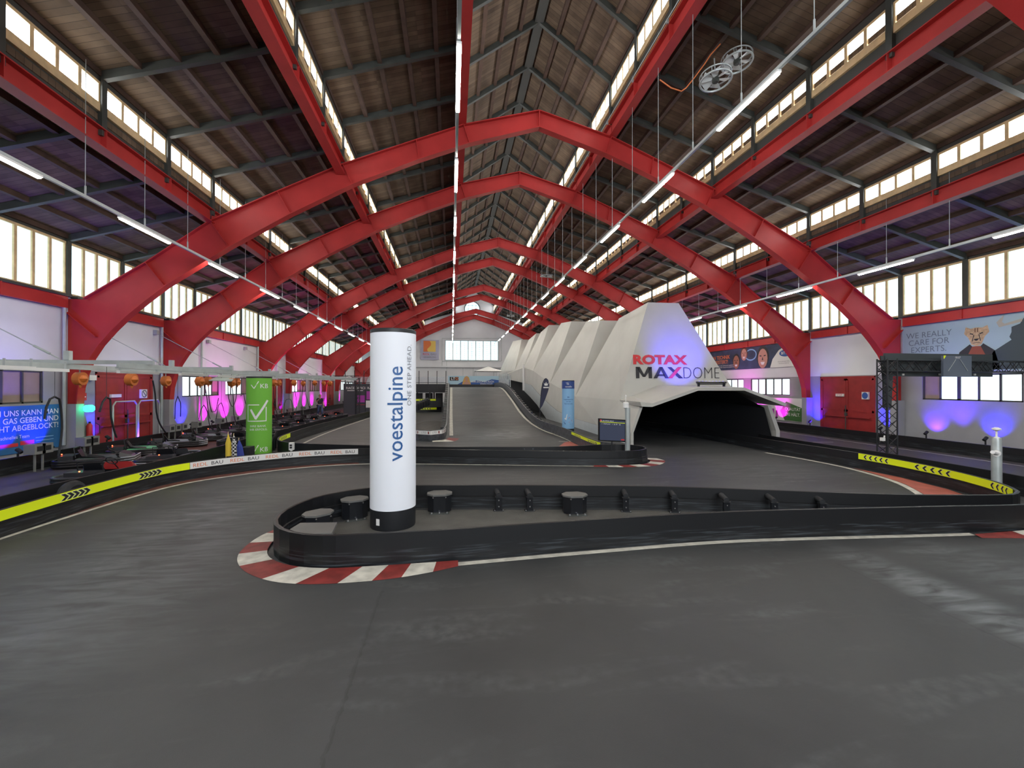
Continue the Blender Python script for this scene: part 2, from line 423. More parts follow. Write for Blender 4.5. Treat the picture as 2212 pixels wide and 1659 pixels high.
# roof slabs, one per slope, with rafters as parts; battens and boards belong to the slab
names = ['at the ridge', 'second from the ridge', 'third from the ridge', 'over the side wall']
for s in (-1, 1):
    for zi, (xa, za, xb, zb) in enumerate(ZONE):
        m = MB(); T = .22
        e = .25
        dzdx = (zb - za) / (xb - xa); xo = xb + e; zo = zb + dzdx * e
        m.add([(s * xa, Y0, za + T), (s * xo, Y0, zo + T), (s * xo, Y1, zo + T), (s * xa, Y1, za + T),
               (s * xa, Y0, za + T + .15), (s * xo, Y0, zo + T + .15), (s * xo, Y1, zo + T + .15), (s * xa, Y1, za + T + .15)],
              [(0, 1, 2, 3), (7, 6, 5, 4), (0, 4, 5, 1), (1, 5, 6, 2), (2, 6, 7, 3), (3, 7, 4, 0)])
        m.mt(1)
        n = 4 if zi == 0 else 5
        for k in range(0, n + 1):
            f = (k + .0) / n; x = xa + (xb - xa) * f; z = za + (zb - za) * f + T
            w = .13
            x = max(x, xa + .1); m.bar((s * x, Y0, z - .07), (s * x, Y1, z - .07), w, .14)
        slab = struct(m.build('ceiling', ['roof_boards', 'batten']))
        for y in RAFT:
            r = MB(); r.bar((s * (xa + .02), y, za + .1), (s * (xb + .1), y, zb + .1 + dzdx * .1), .13, .2)
            r.build('rafter', 'grey_steel', slab)
m = MB(); m.bar((0, Y0, 16.35), (0, Y1, 16.35), .34, .22); struct(m.build('ceiling', 'fascia'))

# window strips.  (x, sill z, wood z0, pane z0, pane z1, head z, clear?)
WN = 0
def window_mesh(ylen, x, zs, p0, p1, zt, n, clear, s):
    """frame at local origin y 0..ylen"""
    pw = .16
    f = MB()
    f.mt(1); f.box(-.09, .09, -pw / 2, pw / 2, zs - (.55 if clear else .05), zt + (.12 if clear else .05))      # steel post
    f.mt(0)
    a, b = pw / 2, ylen - pw / 2
    f.box(-.05, .05, a, b, zs, p0); f.box(-.05, .05, a, b, p1, p1 + .07)
    mw = .09
    st = (b - a) / n
    for k in range(n + 1):
        y = a + st * k; f.box(-.045, .045, max(y - mw / 2, a), min(y + mw / 2, b), p0, p1)
    f.mt(2); f.box(-.03, .03, a, b, p1 + .07, zt + .1)
    if clear: f.box(.02, .06, a - .1, b + .1, zs - .45, zs)
    fr = f.build('window', ['lightwood', 'grey_steel', 'fascia'], local=True)
    g = MB()
    for k in range(n):
        ya, yb = a + st * k + mw / 2, a + st * (k + 1) - mw / 2
        g.add([(.01, ya, p0), (.01, yb, p0), (.01, yb, p1), (.01, ya, p1)], [(0, 1, 2, 3)])
    g.build('pane', 'pane_clear' if clear else 'pane_frost', fr, local=True, fixn=False)
    return fr
STR = [(2.9, 13.28, 13.5, 14.03, 14.2, 4, True), (7.2, 10.87, 11.07, 11.53, 11.72, 4, True), (11.5, 8.87, 9.07, 9.5, 9.6, 4, True), (15.9, 5.42, 5.5, 7.12, 7.3, 4, False)]
for s in (-1, 1):
    for (x, zs, p0, p1, zt, n, clear) in STR:
        proto = window_mesh(2.4, x, zs, p0, p1, zt, n, clear, s)
        for i, y in enumerate(RAFT[:-1]):
            o = proto if i == 0 else copy_tree(proto)
            o.location = (s * x, y, 0); o['kind'] = 'structure'
            if s < 0: o.scale = (-1, 1, 1)
            WN += 1; o.name = 'window_%d' % WN
            o.visible_shadow = True

# long red beams along the hall, one between every two portal frames
def ibeam(mb, x, y0, y1, z0, z1, fw=.3, tf=.025, tw=.02, stiff=()):
    mb.box(x - tw / 2, x + tw / 2, y0, y1, z0, z1); mb.box(x - fw / 2, x + fw / 2, y0, y1, z0 - tf, z0); mb.box(x - fw / 2, x + fw / 2, y0, y1, z1, z1 + tf)
    for y in stiff: mb.box(x - fw / 2 + .01, x + fw / 2 - .01, y - .01, y + .01, z0, z1)
TN = 0
for s in (-1, 1):
    for (x, z0, z1) in [(2.9, 12.12, 12.62), (7.2, 10.0, 10.42), (11.5, 8.05, 8.45)]:
        for i in range(len(FR) - 1):
            m = MB(); st = [y for y in RAFT if FR[i] + .5 < y < FR[i + 1] - .5]
            ibeam(m, s * x, FR[i] + .05, FR[i + 1] - .05, z0, z1, stiff=st)
            TN += 1; struct(m.build('trim_%d' % TN, 'red_steel'))
    for i in range(len(FR) - 1):
        m = MB(); st = [y for y in RAFT if FR[i] + .5 < y < FR[i + 1] - .5]
        xx = s * (XW - .12)
        m.box(xx - .05, xx + .05, FR[i] + .2, FR[i + 1] - .2, 4.97, 5.34)
        for y in st: m.box(xx - .1, xx + .1, y - .02, y + .02, 4.98, 5.34)
        m.mt(1); m.box(xx - .14, xx + .1, FR[i] + .1, FR[i + 1] - .1, 5.34, 5.42)
        TN += 1; struct(m.build('trim_%d' % TN, ['red_steel', 'grey_steel']))

# portal frames
OUT = [(0, 12.85), (2.84, 12.08), (4.56, 11.38), (7.12, 10.32), (9.30, 9.21), (11.47, 8.07), (13.46, 6.56), (15.3, 5.30), (15.84, 5.30), (15.84, 1.83)]
INN = [(0, 12.26), (2.64, 11.45), (4.46, 10.72), (6.81, 9.65), (8.89, 8.48), (10.88, 7.23), (12.89, 5.81), (14.12, 4.67), (15.0, 3.72), (15.36, 1.83)]
curve = [(12.89, 5.81), (13.5, 5.28), (14.05, 4.77), (14.5, 4.27), (14.87, 3.80), (15.14, 3.35), (15.33, 2.85), (15.46, 2.35), (15.50, 1.83)]
web_out = OUT[:7] + [(15.3, 5.30)]
def make_frame():
    root = D.objects.new('portal_frame', None); COL.objects.link(root)
    for s in (-1, 1):
        r = MB(); tw = .012
        A = OUT[:7]; B = INN[:7]
        r.strip([(s * x, z) for x, z in A], [(s * x, z) for x, z in B], -tw, tw)
        # knee and column web as a fan
        knee = [(13.46, 6.56), (15.3, 5.30), (15.84, 5.30), (15.84, 4.6), (15.84, 3.8), (15.84, 3.3), (15.84, 2.8), (15.84, 2.3), (15.84, 1.83)]
        r.strip([(s * x, z) for x, z in knee], [(s * x, z) for x, z in curve], -tw, tw)
        # flanges, .3 wide along the hall
        def flange(P, off):
            for i in range(len(P) - 1):
                (x0, z0), (x1, z1) = P[i], P[i + 1]
                dx, dz = x1 - x0, z1 - z0; l = math.hypot(dx, dz); nx, nz = -dz / l * off, dx / l * off
                q = [(s * x0, z0), (s * x1, z1), (s * (x1 + nx), z1 + nz), (s * (x0 + nx), z0 + nz)]
                r.prism(q, -.15, .15)
        flange(OUT[:8], .03); flange(INN[:7], -.03); flange(curve, -.03)
        r.build('arched_girder', 'red_steel', root, local=True)
        # stiffener plates
        for a, b in zip(OUT[1:7], INN[1:7]):
            t = MB(); t.bar((s * a[0], 0, a[1]), (s * b[0], 0, b[1]), .28, .018, up=(1, 0, 1)); t.build('stiffener', 'red_steel', root, local=True)
        t = MB(); t.bar((s * 15.82, 0, 4.85), (s * 14.95, 0, 4.05), .28, .018, up=(1, 0, 1)); t.build('stiffener', 'red_steel', root, local=True)
        p = MB(); p.box(s * 15.48, s * 15.85, -.16, .16, 0, 1.83); p.build('pier', 'block_wall', root, local=True)
    t = MB(); t.box(-.015, .015, -.15, .15, 12.26, 12.86); t.build('stiffener', 'red_steel', root, local=True)
    return root
proto = make_frame()
for i, y in enumerate(FR):
    o = proto if i == 0 else copy_tree(proto)
    o.location = (0, y, 0)
    k = i - 3
    lab = ('red steel arched frame behind the photographer', 'red steel arched frame just beside the photographer', 'red steel arched frame overhead at the top right corner')[i] if i < 3 else 'red steel arched portal frame, %s of those spanning the hall ahead' % nth(k)
    tag(o, lab, 'roof frame', 'red portal frames')

# side walls
GATE = [(17.5, 20.5), (31.9, 34.9), (46.3, 49.3)]
WIN = [(7.9, 11.1), (12.3, 15.5), (22.6, 25.9), (26.6, 29.9), (37.0, 40.3), (41.0, 44.3), (51.4, 54.6), (55.4, 58.6)]
for s, nm in ((-1, 'left'), (1, 'right')):
    m = MB(); x0, x1 = s * XW, s * (XW + .2)
    m.mt(0)
    cuts = sorted([(a, b, 0, 2.92) for a, b in GATE] + [(a, b, 1.9, 2.9) for a, b in WIN])
    m.box(x0, x1, Y0, Y1, 2.96, 5.42); m.box(x0, x1, Y0, Y1, 7.3, 7.8)
    m.mt(1); y = Y0
    for a, b, z0, z1 in cuts:
        m.box(x0, x1, y, a, 0, 2.96)
        if z0 > 0: m.box(x0, x1, a, b, 0, z0)
        m.box(x0, x1, a, b, z1, 2.96); y = b
    m.box(x0, x1, y, Y1, 0, 2.96)
    struct(m.build('wall_' + nm, ['white_wall', 'block_wall']))
    for (a, b) in WIN:
        f = MB(); xf = s * (XW + .06)
        n = 5
        f.box(xf - .04, xf + .04, a, b, 1.9, 1.95); f.box(xf - .04, xf + .04, a, b, 2.85, 2.9)
        for k in range(n + 1):
            w = .055 if k in (0, 5, 3) else .03
            y = a + (b - a) * k / n; f.box(xf - .04, xf + .04, max(a, y - w), min(b, y + w), 1.9, 2.9)
        WN += 1; fr = struct(f.build('window_%d' % WN, 'fascia'))
        brown = {(12.3, -1): (3, 4), (12.3, 1): (4,), (26.6, 1): (4,), (22.6, -1): (4,), (26.6, -1): (3, 4), (37.0, -1): (2, 3, 4), (41.0, -1): (0, 1, 2, 3, 4), (22.6, 1): (), (7.9, -1): ()}.get((a, s), (1,))
        for k in range(n):
            g = MB(); ya, yb = a + (b - a) * k / n + .03, a + (b - a) * (k + 1) / n - .03
            g.add([(xf, ya, 1.94), (xf, yb, 1.94), (xf, yb, 2.86), (xf, ya, 2.86)], [(0, 1, 2, 3)])
            pn = g.build('pane', 'pane_brown' if k in brown else 'pane_low', fr, fixn=False)
            if k in brown: pn['label'] = 'brown boarded pane'
# end walls (gable outline following the roof)
def gable(y, th, nm, hole=None):
    m = MB(); P = [(0, 0)]
    prof = [(-XW - .2, 0), (-XW - .2, 7.5)]
    for xa, za, xb, zb in reversed(ZONE): prof += [(-xb, zb + .3), (-xa, za + .3)]
    pr = prof + [(-x, z) for x, z in reversed(prof)]
    # split as vertical slabs between successive x values
    for i in range(len(pr) - 1):
        (xa, za), (xb, zb) = pr[i], pr[i + 1]
        if abs(xa - xb) < 1e-4: continue
        m.prism([(xa, 0), (xb, 0), (xb, zb), (xa, za)], y, y + th)
    return struct(m.build(nm, 'white_wall'))
gable(Y1, .2, 'wall_far'); gable(Y0 - .2, .2, 'wall_rear')
# far gable: seven-light window, round window, rails and conduits
a = GY(962, 736, Y1 - .05); b = GY(1076, 778, Y1 - .05)
f = MB(); g = MB(); g2 = MB()
f.box(a[0] - .1, b[0] + .1, Y1 - .10, Y1, b[2] - .1, b[2]); f.box(a[0] - .1, b[0] + .1, Y1 - .10, Y1, a[2], a[2] + .08)
w = (b[0] - a[0]) / 7
for k in range(8): f.box(a[0] + w * k - .06, a[0] + w * k + .06, Y1 - .1, Y1, b[2], a[2])
g.quad((a[0], Y1 - .03, b[2]), (b[0], Y1 - .03, b[2]), (b[0], Y1 - .03, a[2]), (a[0], Y1 - .03, a[2]))
for k in range(7):
    xc = a[0] + w * (k + .5); g2.box(xc - .012, xc + .012, Y1 - .06, Y1 - .045, b[2] + .1, a[2] - .1)
    for j in range(1, 9):
        z = b[2] + (a[2] - b[2]) * j / 9; g2.box(xc - w * .38, xc + w * .38, Y1 - .06, Y1 - .045, z - .01, z + .01)
WN += 1; fr = struct(f.build('window_%d' % WN, 'galv')); g.build('pane', 'pane_frost', fr, fixn=False); g2.build('glazing_bar', 'grey_steel', fr)
c = GY(1020, 668, Y1 - .05); rr = 1.12
f = MB(); ring = [(c[0] + rr * math.cos(2 * PI * k / 32), Y1 - .06, c[2] + rr * math.sin(2 * PI * k / 32)) for k in range(32)]
f.tube(ring, .06, 6, closed=True)
for d in (-.55, 0, .55): f.box(c[0] + d - .02, c[0] + d + .02, Y1 - .08, Y1 - .05, c[2] - .95, c[2] + .95); f.box(c[0] - .95, c[0] + .95, Y1 - .08, Y1 - .05, c[2] + d - .02, c[2] + d + .02)
g = MB(); g.add([(x, Y1 - .04, z) for x, y, z in ring], [tuple(range(32))])
WN += 1; fr = struct(f.build('window_%d' % WN, 'grey_steel')); g.build('pane', 'pane_frost', fr, fixn=False)
f = MB(); f.box(-11, 7.9, Y1 - .25, Y1, 5.1, 5.3); TN += 1; struct(f.build('trim_%d' % TN, 'white_wall'))
f = MB()
for (u0, v0, u1, v1) in [(955, 731, 1083, 731), (955, 731, 955, 790), (1083, 731, 1083, 780), (955, 780, 1083, 780), (965, 780, 965, 812), (1000, 795, 1000, 812), (1022, 795, 1022, 812)]:
    f.bar(GY(u0, v0, Y1 - .06), GY(u1, v1, Y1 - .06), .06, .06)
TN += 1; struct(f.build('trim_%d' % TN, 'galv'))
# unseen glowing window added behind the photographer as fill for the hall
f = MB(); f.box(-7, 7, Y0, Y0 + .08, 4.9, 5.0); f.box(-7, 7, Y0, Y0 + .08, 8.0, 8.1)
for k in range(11): f.box(-7 + 1.4 * k - .05, -7 + 1.4 * k + .05, Y0, Y0 + .08, 5, 8)
g = MB(); g.quad((-7, Y0 + .03, 5), (7, Y0 + .03, 5), (7, Y0 + .03, 8), (-7, Y0 + .03, 8))
WN += 1; fr = struct(f.build('window_%d' % WN, 'galv')); g.build('pane', 'fill_pane_rear', fr, fixn=False)

# gates
def spline3(P):
    P = [Vector(p) for p in P]; out = [P[0]]
    for a, b in zip(P, P[1:]): out += [a.lerp(b, .5), b]
    return out
def gate(s, a, b, i):
    g = MB(); x = s * (XW + .03); mid = (a + b) / 2
    g.box(x - .04, x + .04, a + .06, mid - .008, .02, 2.86); g.box(x - .04, x + .04, mid + .008, b - .06, .02, 2.86)
    xi = s * (XW - .03)
    for (p, q) in ((a + .06, mid - .01), (mid + .01, b - .06)):
        for z in (.05, 1.2, 2.72): g.box(x, xi, p, q, z, z + .1)
        for y in (p, q - .1): g.box(x, xi, y, y + .1, .05, 2.8)
    o = struct(g.build('door_%d' % i, 'red_dark'))
    f = MB(); f.box(x - .06, x + .06, a, a + .06, 0, 2.92); f.box(x - .06, x + .06, b - .06, b, 0, 2.92); f.box(x - .06, x + .06, a, b, 2.86, 2.92)
    f.build('door_frame', 'red_dark', o)
    h = MB(); h.tube([(s * (XW - .1), mid - .05, .3), (s * (XW - .1), mid - .05, 1.5)], .02, 6); h.box(s * (XW - .12), s * (XW - .04), mid - .1, mid, 1.0, 1.15); h.build('door_bolt', 'grey_steel', o)
    h = MB(); h.bar((s * (XW - .08), a + .2, .95), (s * (XW - .08), b - .2, .95), .05, .05); h.build('cross_rail', 'red_dark', o)
    return o
gi = 0
for s in (-1, 1):
    for a, b in GATE: gi += 1; gate(s, a, b, gi)
for k, (ya, yb) in enumerate(((17.75, 18.95), (19.05, 20.3))):
    m = MB(); x = -15.45
    m.tube(spline3([(x, ya, 0), (x, ya, 1.7), (x, ya + .12, 1.84), (x, yb - .12, 1.84), (x, yb, 1.7), (x, yb, 0)]), .03, 8)
    tag(m.build('tubular_frame', 'galv', smooth=True), 'white tubular hoop standing before the left red gate, %s of two' % ('nearer' if k == 0 else 'farther'), 'frame', 'tubular hoops before the left gate')
# column-side round steel pipe downpipes on the left wall
for j, y in enumerate((16.1, 20.95, 24.0, 30.5, 33.6)):
    m = MB(); m.tube([(-15.75, y, .5), (-15.75, y, 5.35)], .05, 8)
    tag(m.build('conduit_pipe', 'galv', smooth=True), 'grey vertical cable conduit on the left wall, %s from the camera' % nth(j), 'pipe', 'conduits on the left wall')

# ------------------------------------------------------------------ light tracks and lamps
ROWS = [(-11.4, 6.63, 'over the pit lane', 13.0), (-3.15, 8.57, 'running down the centre', 12.85), (2.92, 8.5, 'right of the ridge', 12.6), (11.5, 6.58, 'near the right wall', 13.2)]
def roof_z(x):
    x = abs(x)
    for xa, za, xb, zb in ZONE:
        if xa <= x <= xb: return za + (zb - za) * (x - xa) / (xb - xa)
    return 7
lamp_proto = None
for ri, (x, z, desc, yc) in enumerate(ROWS):
    t = thing('light_track', 'slim galvanised lighting track hung from the roof, the one %s' % desc, 'lighting track', (x, 28, z), 'hanging lighting tracks')
    m = MB(); m.box(x - .03, x + .03, -8, 63.5, z, z + .07); m.build('rail', 'galv', t)
    zr = roof_z(x) + .1
    w = MB(); y = -6.6
    m = MB(); m.box(x - .06, x + .06, -8, -7.9, z - .02, z + .1)
    for k in range(37):
        y = yc - 2.0 - 9 * 1.92 + 1.92 * k
        w.tube([(x, y, z + .05), (x, y, zr)], .008, 5); w.tube([(x, y, z + .06), (x, y, z + .28)], .02, 5)
    w.build('hanger_wire', 'galv', t)
    for k in range(17):
        y = yc + 4.05 * (k - 4)
        if y > 62: break
        lab = 'lit tube lamp on the light track %s, %s' % (desc, ('%s from the camera' % nth(k - 3)) if k >= 3 else ('%s behind the camera' % nth(2 - k)))
        if lamp_proto is None:
            r = D.objects.new('tube_lamp', None); COL.objects.link(r)
            a = MB(); a.box(-.045, .045, -.98, .98, -.045, .0); a.build('housing', 'white', r, local=True)
            a = MB(); a.box(-.035, .035, -.95, .95, -.075, -.045); a.build('diffuser', 'lamp_tube', r, local=True)
            lamp_proto = r; o = r
        else: o = copy_tree(lamp_proto)
        o.location = (x, y, z); tag(o, lab, 'lamp', 'lamps on the light track ' + desc)
# ------------------------------------------------------------------ track: barriers, kerbs, painted lines
def spline(P, step=.2, closed=False):
    P = [Vector((*p, 0)) if len(p) == 2 else Vector(p) for p in P]; out = []
    n = len(P)
    for i in range(n if closed else n - 1):
        g = (lambda k: P[k % n]) if closed else (lambda k: P[max(0, min(n - 1, k))])
        a, b, c, d = g(i - 1), g(i), g(i + 1), g(i + 2)
        if not closed:
            if i == 0: a = b * 2 - c
            if i == n - 2: d = c * 2 - b
        k = max(1, int((c - b).length / step))
        for j in range(k):
            t = j / k
            out.append(.5 * ((2 * b) + (c - a) * t + (2 * a - 5 * b + 4 * c - d) * t * t + (3 * b - a - 3 * c + d) * t ** 3))
    if not closed: out.append(P[-1].copy())
    return out
def norms(P, closed=False):
    N = []; n = len(P)
    for i in range(n):
        t = (P[(i + 1) % n] - P[i - 1]) if closed else (P[min(i + 1, n - 1)] - P[max(i - 1, 0)])
        t.z = 0; t.normalize(); N.append(Vector((t.y, -t.x, 0)))     # right-hand side of travel
    return N
def sweep(mb, P, prof, closed=False):
    """prof: closed list of (offset to the right, z)"""
    N = norms(P, closed); k = len(prof); vs = []
    for p, n in zip(P, N): vs += [p + n * o + Vector((0, 0, z)) for o, z in prof]
    fs = []; m = len(P)
    for i in range(m if closed else m - 1):
        a, b = i * k, ((i + 1) % m) * k
        fs += [(a + j, a + (j + 1) % k, b + (j + 1) % k, b + j) for j in range(k)]
    if not closed: fs += [tuple(range(k)), tuple(range((m - 1) * k, m * k))[::-1]]
    return mb.add(vs, fs)
def arc(P):
    S = [0]
    for a, b in zip(P, P[1:]): S.append(S[-1] + (b - a).length)
    return S
def nearest(P, q):
    S = arc(P); q = Vector((q[0], q[1], 0)); i = min(range(len(P)), key=lambda k: (Vector((P[k].x, P[k].y, 0)) - q).length); return S[i]
class Path:
    def __init__(s, P, closed=False): s.P = P; s.S = arc(P); s.N = norms(P, closed)
    def at(s, d, off=0, z=0):
        d = max(0, min(s.S[-1] - 1e-4, d)); lo, hi = 0, len(s.S) - 1
        while hi - lo > 1:
            m_ = (lo + hi) // 2
            if s.S[m_] <= d: lo = m_
            else: hi = m_
        t = (d - s.S[lo]) / max(1e-6, s.S[hi] - s.S[lo])
        p = s.P[lo].lerp(s.P[hi], t); n = s.N[lo].lerp(s.N[hi], t)
        return p + n * off + Vector((0, 0, z))
H = .44
BAR = {}
def barrier(P, label, group='black track barriers', track=1, h=H, step=.2, closed=False, name='track_barrier', bolts=(), z0=0):
    """track=+1: the driven side is on the right of the path"""
    P = spline(P, step, closed); m = MB(); t = track
    sweep(m, P, [(-.03 * t, z0), (-.03 * t, h), (.0 * t, h + .008), (.03 * t, h), (.03 * t, h * .52), (.055 * t, h * .5), (.06 * t, z0)], closed)
    o = tag(m.build(name, 'barrier_plastic', origin=(P[0].x, P[0].y, P[0].z)), label, 'barrier', group)
    pa = Path(P, closed)
    # joint plates with dome-headed bolts
    if bolts:
        b = MB(); b2 = MB()
        for d, side in bolts:
            for dd in (-.14, .14):
                for zz in (.06, .22, .38):
                    p = pa.at(d + dd, side * .034, zz * h / .44); q = pa.at(d + dd, side * .046, zz * h / .44)
                    b.tube([p, q], .012, 6)
            a = [pa.at(d - .2, side * .031, .02), pa.at(d + .2, side * .031, .02), pa.at(d + .2, side * .031, h - .02), pa.at(d - .2, side * .031, h - .02)]
            c = [pa.at(d - .2, side * .039, .02), pa.at(d + .2, side * .039, .02), pa.at(d + .2, side * .039, h - .02), pa.at(d - .2, side * .039, h - .02)]
            b2.add(a + c, [(0, 1, 2, 3), (7, 6, 5, 4), (0, 4, 5, 1), (1, 5, 6, 2), (2, 6, 7, 3), (3, 7, 4, 0)])
        b2.build('joint_plate', 'black', o); b.build('bolt', 'chrome', o)
    return o, pa
def band(parent, pa, s0, s1, z0, z1, side, material, label, name='warning_band', off=.034):
    m = MB(); n = max(2, int((s1 - s0) / .12)); vs = []
    for i in range(n + 1):
        d = s0 + (s1 - s0) * i / n
        vs += [pa.at(d, side * off, z0), pa.at(d, side * off, z1), pa.at(d, side * (off + .008), z1), pa.at(d, side * (off + .008), z0)]
    fs = []
    for i in range(n): fs += [(4 * i + j, 4 * i + (j + 1) % 4, 4 * i + 4 + (j + 1) % 4, 4 * i + 4 + j) for j in range(4)]
    fs += [(0, 1, 2, 3), tuple(4 * n + j for j in (3, 2, 1, 0))]
    o = m.add(vs, fs).build(name, material, parent); o['label'] = label; return o
def chevrons(parent, pa, groups, z0, z1, side, dirn, off=.044, w=.11, gap=.16):
    """groups: (start, count); dirn +1 points along the path"""
    k, wh = MB(), MB(); h = (z1 - z0) * .74; zc = (z0 + z1) / 2
    for s0, cnt in groups:
        for i in range(cnt):
            for mb, x0, ww, o_, hh in ((wh, -.018, w + .03, off, h * 1.08), (k, 0, w, off + .003, h)):
                b = s0 + i * gap
                pts = [(0, -1), (ww * .55, -1), (ww * 1.15, 0), (ww * .55, 1), (0, 1), (ww * .6, 0)]
                mb.add([pa.at(b + dirn * (x0 + px), side * o_, zc + pz * hh / 2) for px, pz in pts], [(0, 1, 2, 5), (5, 2, 3, 4)])
    wh.build('chevron_outline_print', 'white', parent); k.build('chevron_print', 'black', parent)

def at3(l, z=0): return [(p[0], p[1]) for p in l]
# outer barrier of the near bend, its return behind (one thing round the long island)
P1 = [(-9.2, 1.2), (-9.95, 3.5), (-10.37, 6.0), (-10.48, 8.14), (-10.5, 9.6), (-10.45, 10.9), (-10.25, 12.06), (-9.6, 13.0), (-8.46, 13.9), (-7.4, 14.35), (-6, 14.5), (-4.4, 14.15), (0.1, 13.15), (1.8, 12.92), (2.6, 13.05), (2.98, 13.5), (2.95, 14.0), (2.5, 14.35), (1.8, 14.42)]
b1, q1 = barrier(P1, 'long black barrier round the outside of the near bend, yellow and white banded', track=1)
sA, sB, sC = 0.0, nearest(q1.P, GZ(411, 998, H)), nearest(q1.P, GZ(770, 968, H))
yb = band(b1, q1, sA, sB, .265, .435, 1, 'hi_yellow', 'fluorescent yellow band with black chevrons')
g1, g2 = nearest(q1.P, GZ(85, 1080, .35)), nearest(q1.P, GZ(262, 1030, .35))
chevrons(yb, q1, [(g1, 5), (g2, 5), (g1 - 3.1, 5)], .265, .435, 1, 1, gap=(nearest(q1.P, GZ(172, 1058, .35)) - g1) / 5, w=.15)
wb = band(b1, q1, sB + .01, sC, .265, .435, 1, 'white', 'white band with repeated red and black lettering', 'lettered_band')
r_, k_ = MB(), MB(); n = 5; L_ = (sC - sB) / n
for i in range(n):
    c = sB + L_ * (i + .5)
    put_text(r_, 'REDL', lambda x, y, c=c: q1.at(c - .20 + x, .045, .345 + y), .135, sx=1.15)
    put_text(k_, 'BAU', lambda x, y, c=c: q1.at(c + .21 + x, .045, .345 + y), .135, sx=1.15)
r_.build('red_lettering', 'orange_red', wb); k_.build('black_lettering', 'black', wb)

P2 = [(1.8, 14.42), (0.1, 14.12), (-2, 14.33), (-4.4, 14.72), (-6.06, 15.24), (-8.0, 15.9), (-9.2, 16.6), (-9.85, 17.9), (-10.08, 19.7), (-10.15, 22), (-10.07, 24.24), (-9.9, 29), (-9.65, 35), (-9.3, 41)]
b2, q2 = barrier(P2, 'black barrier round the middle loop, its left tip carrying a small yellow board', track=1, bolts=[(2.6, -1), (7.3, -1)])
s0 = nearest(q2.P, GZ(607, 948, .4)); s1 = nearest(q2.P, GZ(634, 938, .4))
if s1 < s0: s0, s1 = s1, s0
yb = band(b2, q2, s0 - .3, s1 + .2, .26, .43, 1, 'hi_yellow', 'small yellow chevron board'); chevrons(yb, q2, [(s0 + .3, 5)], .26, .43, 1, 1, gap=.2, w=.13)

P3 = [(-11.1, 1.5), (-11.45, 5), (-11.36, 9.12), (-11.15, 11.64), (-10.95, 13.2), (-10.85, 15.2), (-10.95, 17.5), (-10.95, 20), (-10.8, 26), (-10.5, 32)]
b3, q3 = barrier(P3, 'plain black barrier between the pit lane and the banded near-bend barrier', track=-1)
# near island
P4 = [(13, 6.4), (9, 6.3), (6.39, 6.2), (4.58, 6.31), (1.33, 6.47), (-1.02, 6.38), (-3.11, 6.22), (-4.37, 6.17), (-4.97, 6.18), (-5.45, 6.38), (-5.78, 6.75), (-5.93, 7.25), (-5.88, 7.8), (-5.6, 8.4), (-4.87, 8.9), (-3.97, 9.02), (-.26, 8.5), (1.51, 8.1), (4.59, 7.17), (6.18, 6.87), (7.0, 6.8)]
b4, q4 = barrier(P4, 'black barrier round the foreground island with the white pillar inside', track=1, bolts=[(nearest(Path(spline(P4)).P, p), -1) for p in [(-2.9, 8.9), (0.9, 8.2), (3.3, 7.6), (-5.7, 8.2)]])
P5 = [(7.0, 6.8), (7.45, 6.98), (8.05, 7.7), (8.55, 8.9), (8.8, 10.2), (8.85, 11.6), (8.72, 13.2), (8.55, 14.6), (8.42, 17), (8.2, 19.6), (7.6, 22), (6.8, 24.5)]
b5, q5 = barrier(P5, 'black barrier on the right hand bend with a long yellow chevron band', track=-1)
s0 = nearest(q5.P, GZ(2188, 1063, .4)); s1 = nearest(q5.P, GZ(1832, 982, .4))
yb = band(b5, q5, s0, s1, .265, .435, -1, 'hi_yellow', 'fluorescent yellow band with black chevrons')
for ua, va, ub, vb, n_ in ((1838, 982, 1903, 992, 5), (1987, 1008, 2070, 1026, 5), (2150, 1046, 2186, 1062, 4)):
    p0, p1_ = nearest(q5.P, GZ(ua, va, .35)), nearest(q5.P, GZ(ub, vb, .35)); gp = min(.27, (p0 - p1_) / n_); p1_ = min(p1_, s1 - .12 - n_ * gp)
    chevrons(yb, q5, [(p1_ + .05 * gp, n_)], .265, .435, -1, 1, gap=gp, w=.55 * gp)
P6 = [(13, 6.65), (10.8, 6.75), (9.7, 7.1), (9.35, 7.8), (9.48, 8.87), (9.55, 9.75), (9.65, 11.88), (9.52, 13), (9.43, 15.5), (9.5, 16.8)]
barrier(P6, 'plain black barrier behind the right hand yellow band, beside the side lane', track=-1)
barrier([(14.75, -6), (14.8, 10), (14.8, 30), (14.8, 62)], 'long black barrier at the foot of the right wall', track=-1, step=2)
barrier([(-15.3, -6), (-15.3, 10), (-15.3, 30), (-15.3, 62)], 'long black barrier at the foot of the left wall', track=1, step=2)
# ramp
def ramp_z(y):
    t = max(0.0, min(1.0, (y - 21.5) / 19.0)); e = .2
    if t < e: f = t * t / (2 * e)
    elif t > 1 - e: f = (1 - e) - (1 - t) ** 2 / (2 * e)
    else: f = t - e / 2
    return 2.27 * f / (1 - e)
def GRamp(u, v, dz=0):
    r = ray(u, v); lo, hi = 5.0, 70.0
    for _ in range(60):
        mid = (lo + hi) / 2; t = mid / r[1]
        if CAM[2] + r[2] * t > ramp_z(mid) + dz: lo = mid
        else: hi = mid
    t = lo / r[1]; return (CAM[0] + r[0] * t, lo, ramp_z(lo) + dz)
RX = [(21.5, 2.0), (23.6, 1.6), (25.5, 1.4), (28, 1.35), (41, 1.35), (48, 1.3)]
def rx(y):
    for (a, b), (c, d) in zip(RX, RX[1:]):
        if y <= c: return b + (d - b) * max(0, (y - a)) / (c - a)
    return RX[-1][1]
m = MB(); ys = [21.5 + .5 * k for k in range(54)]
vs = []
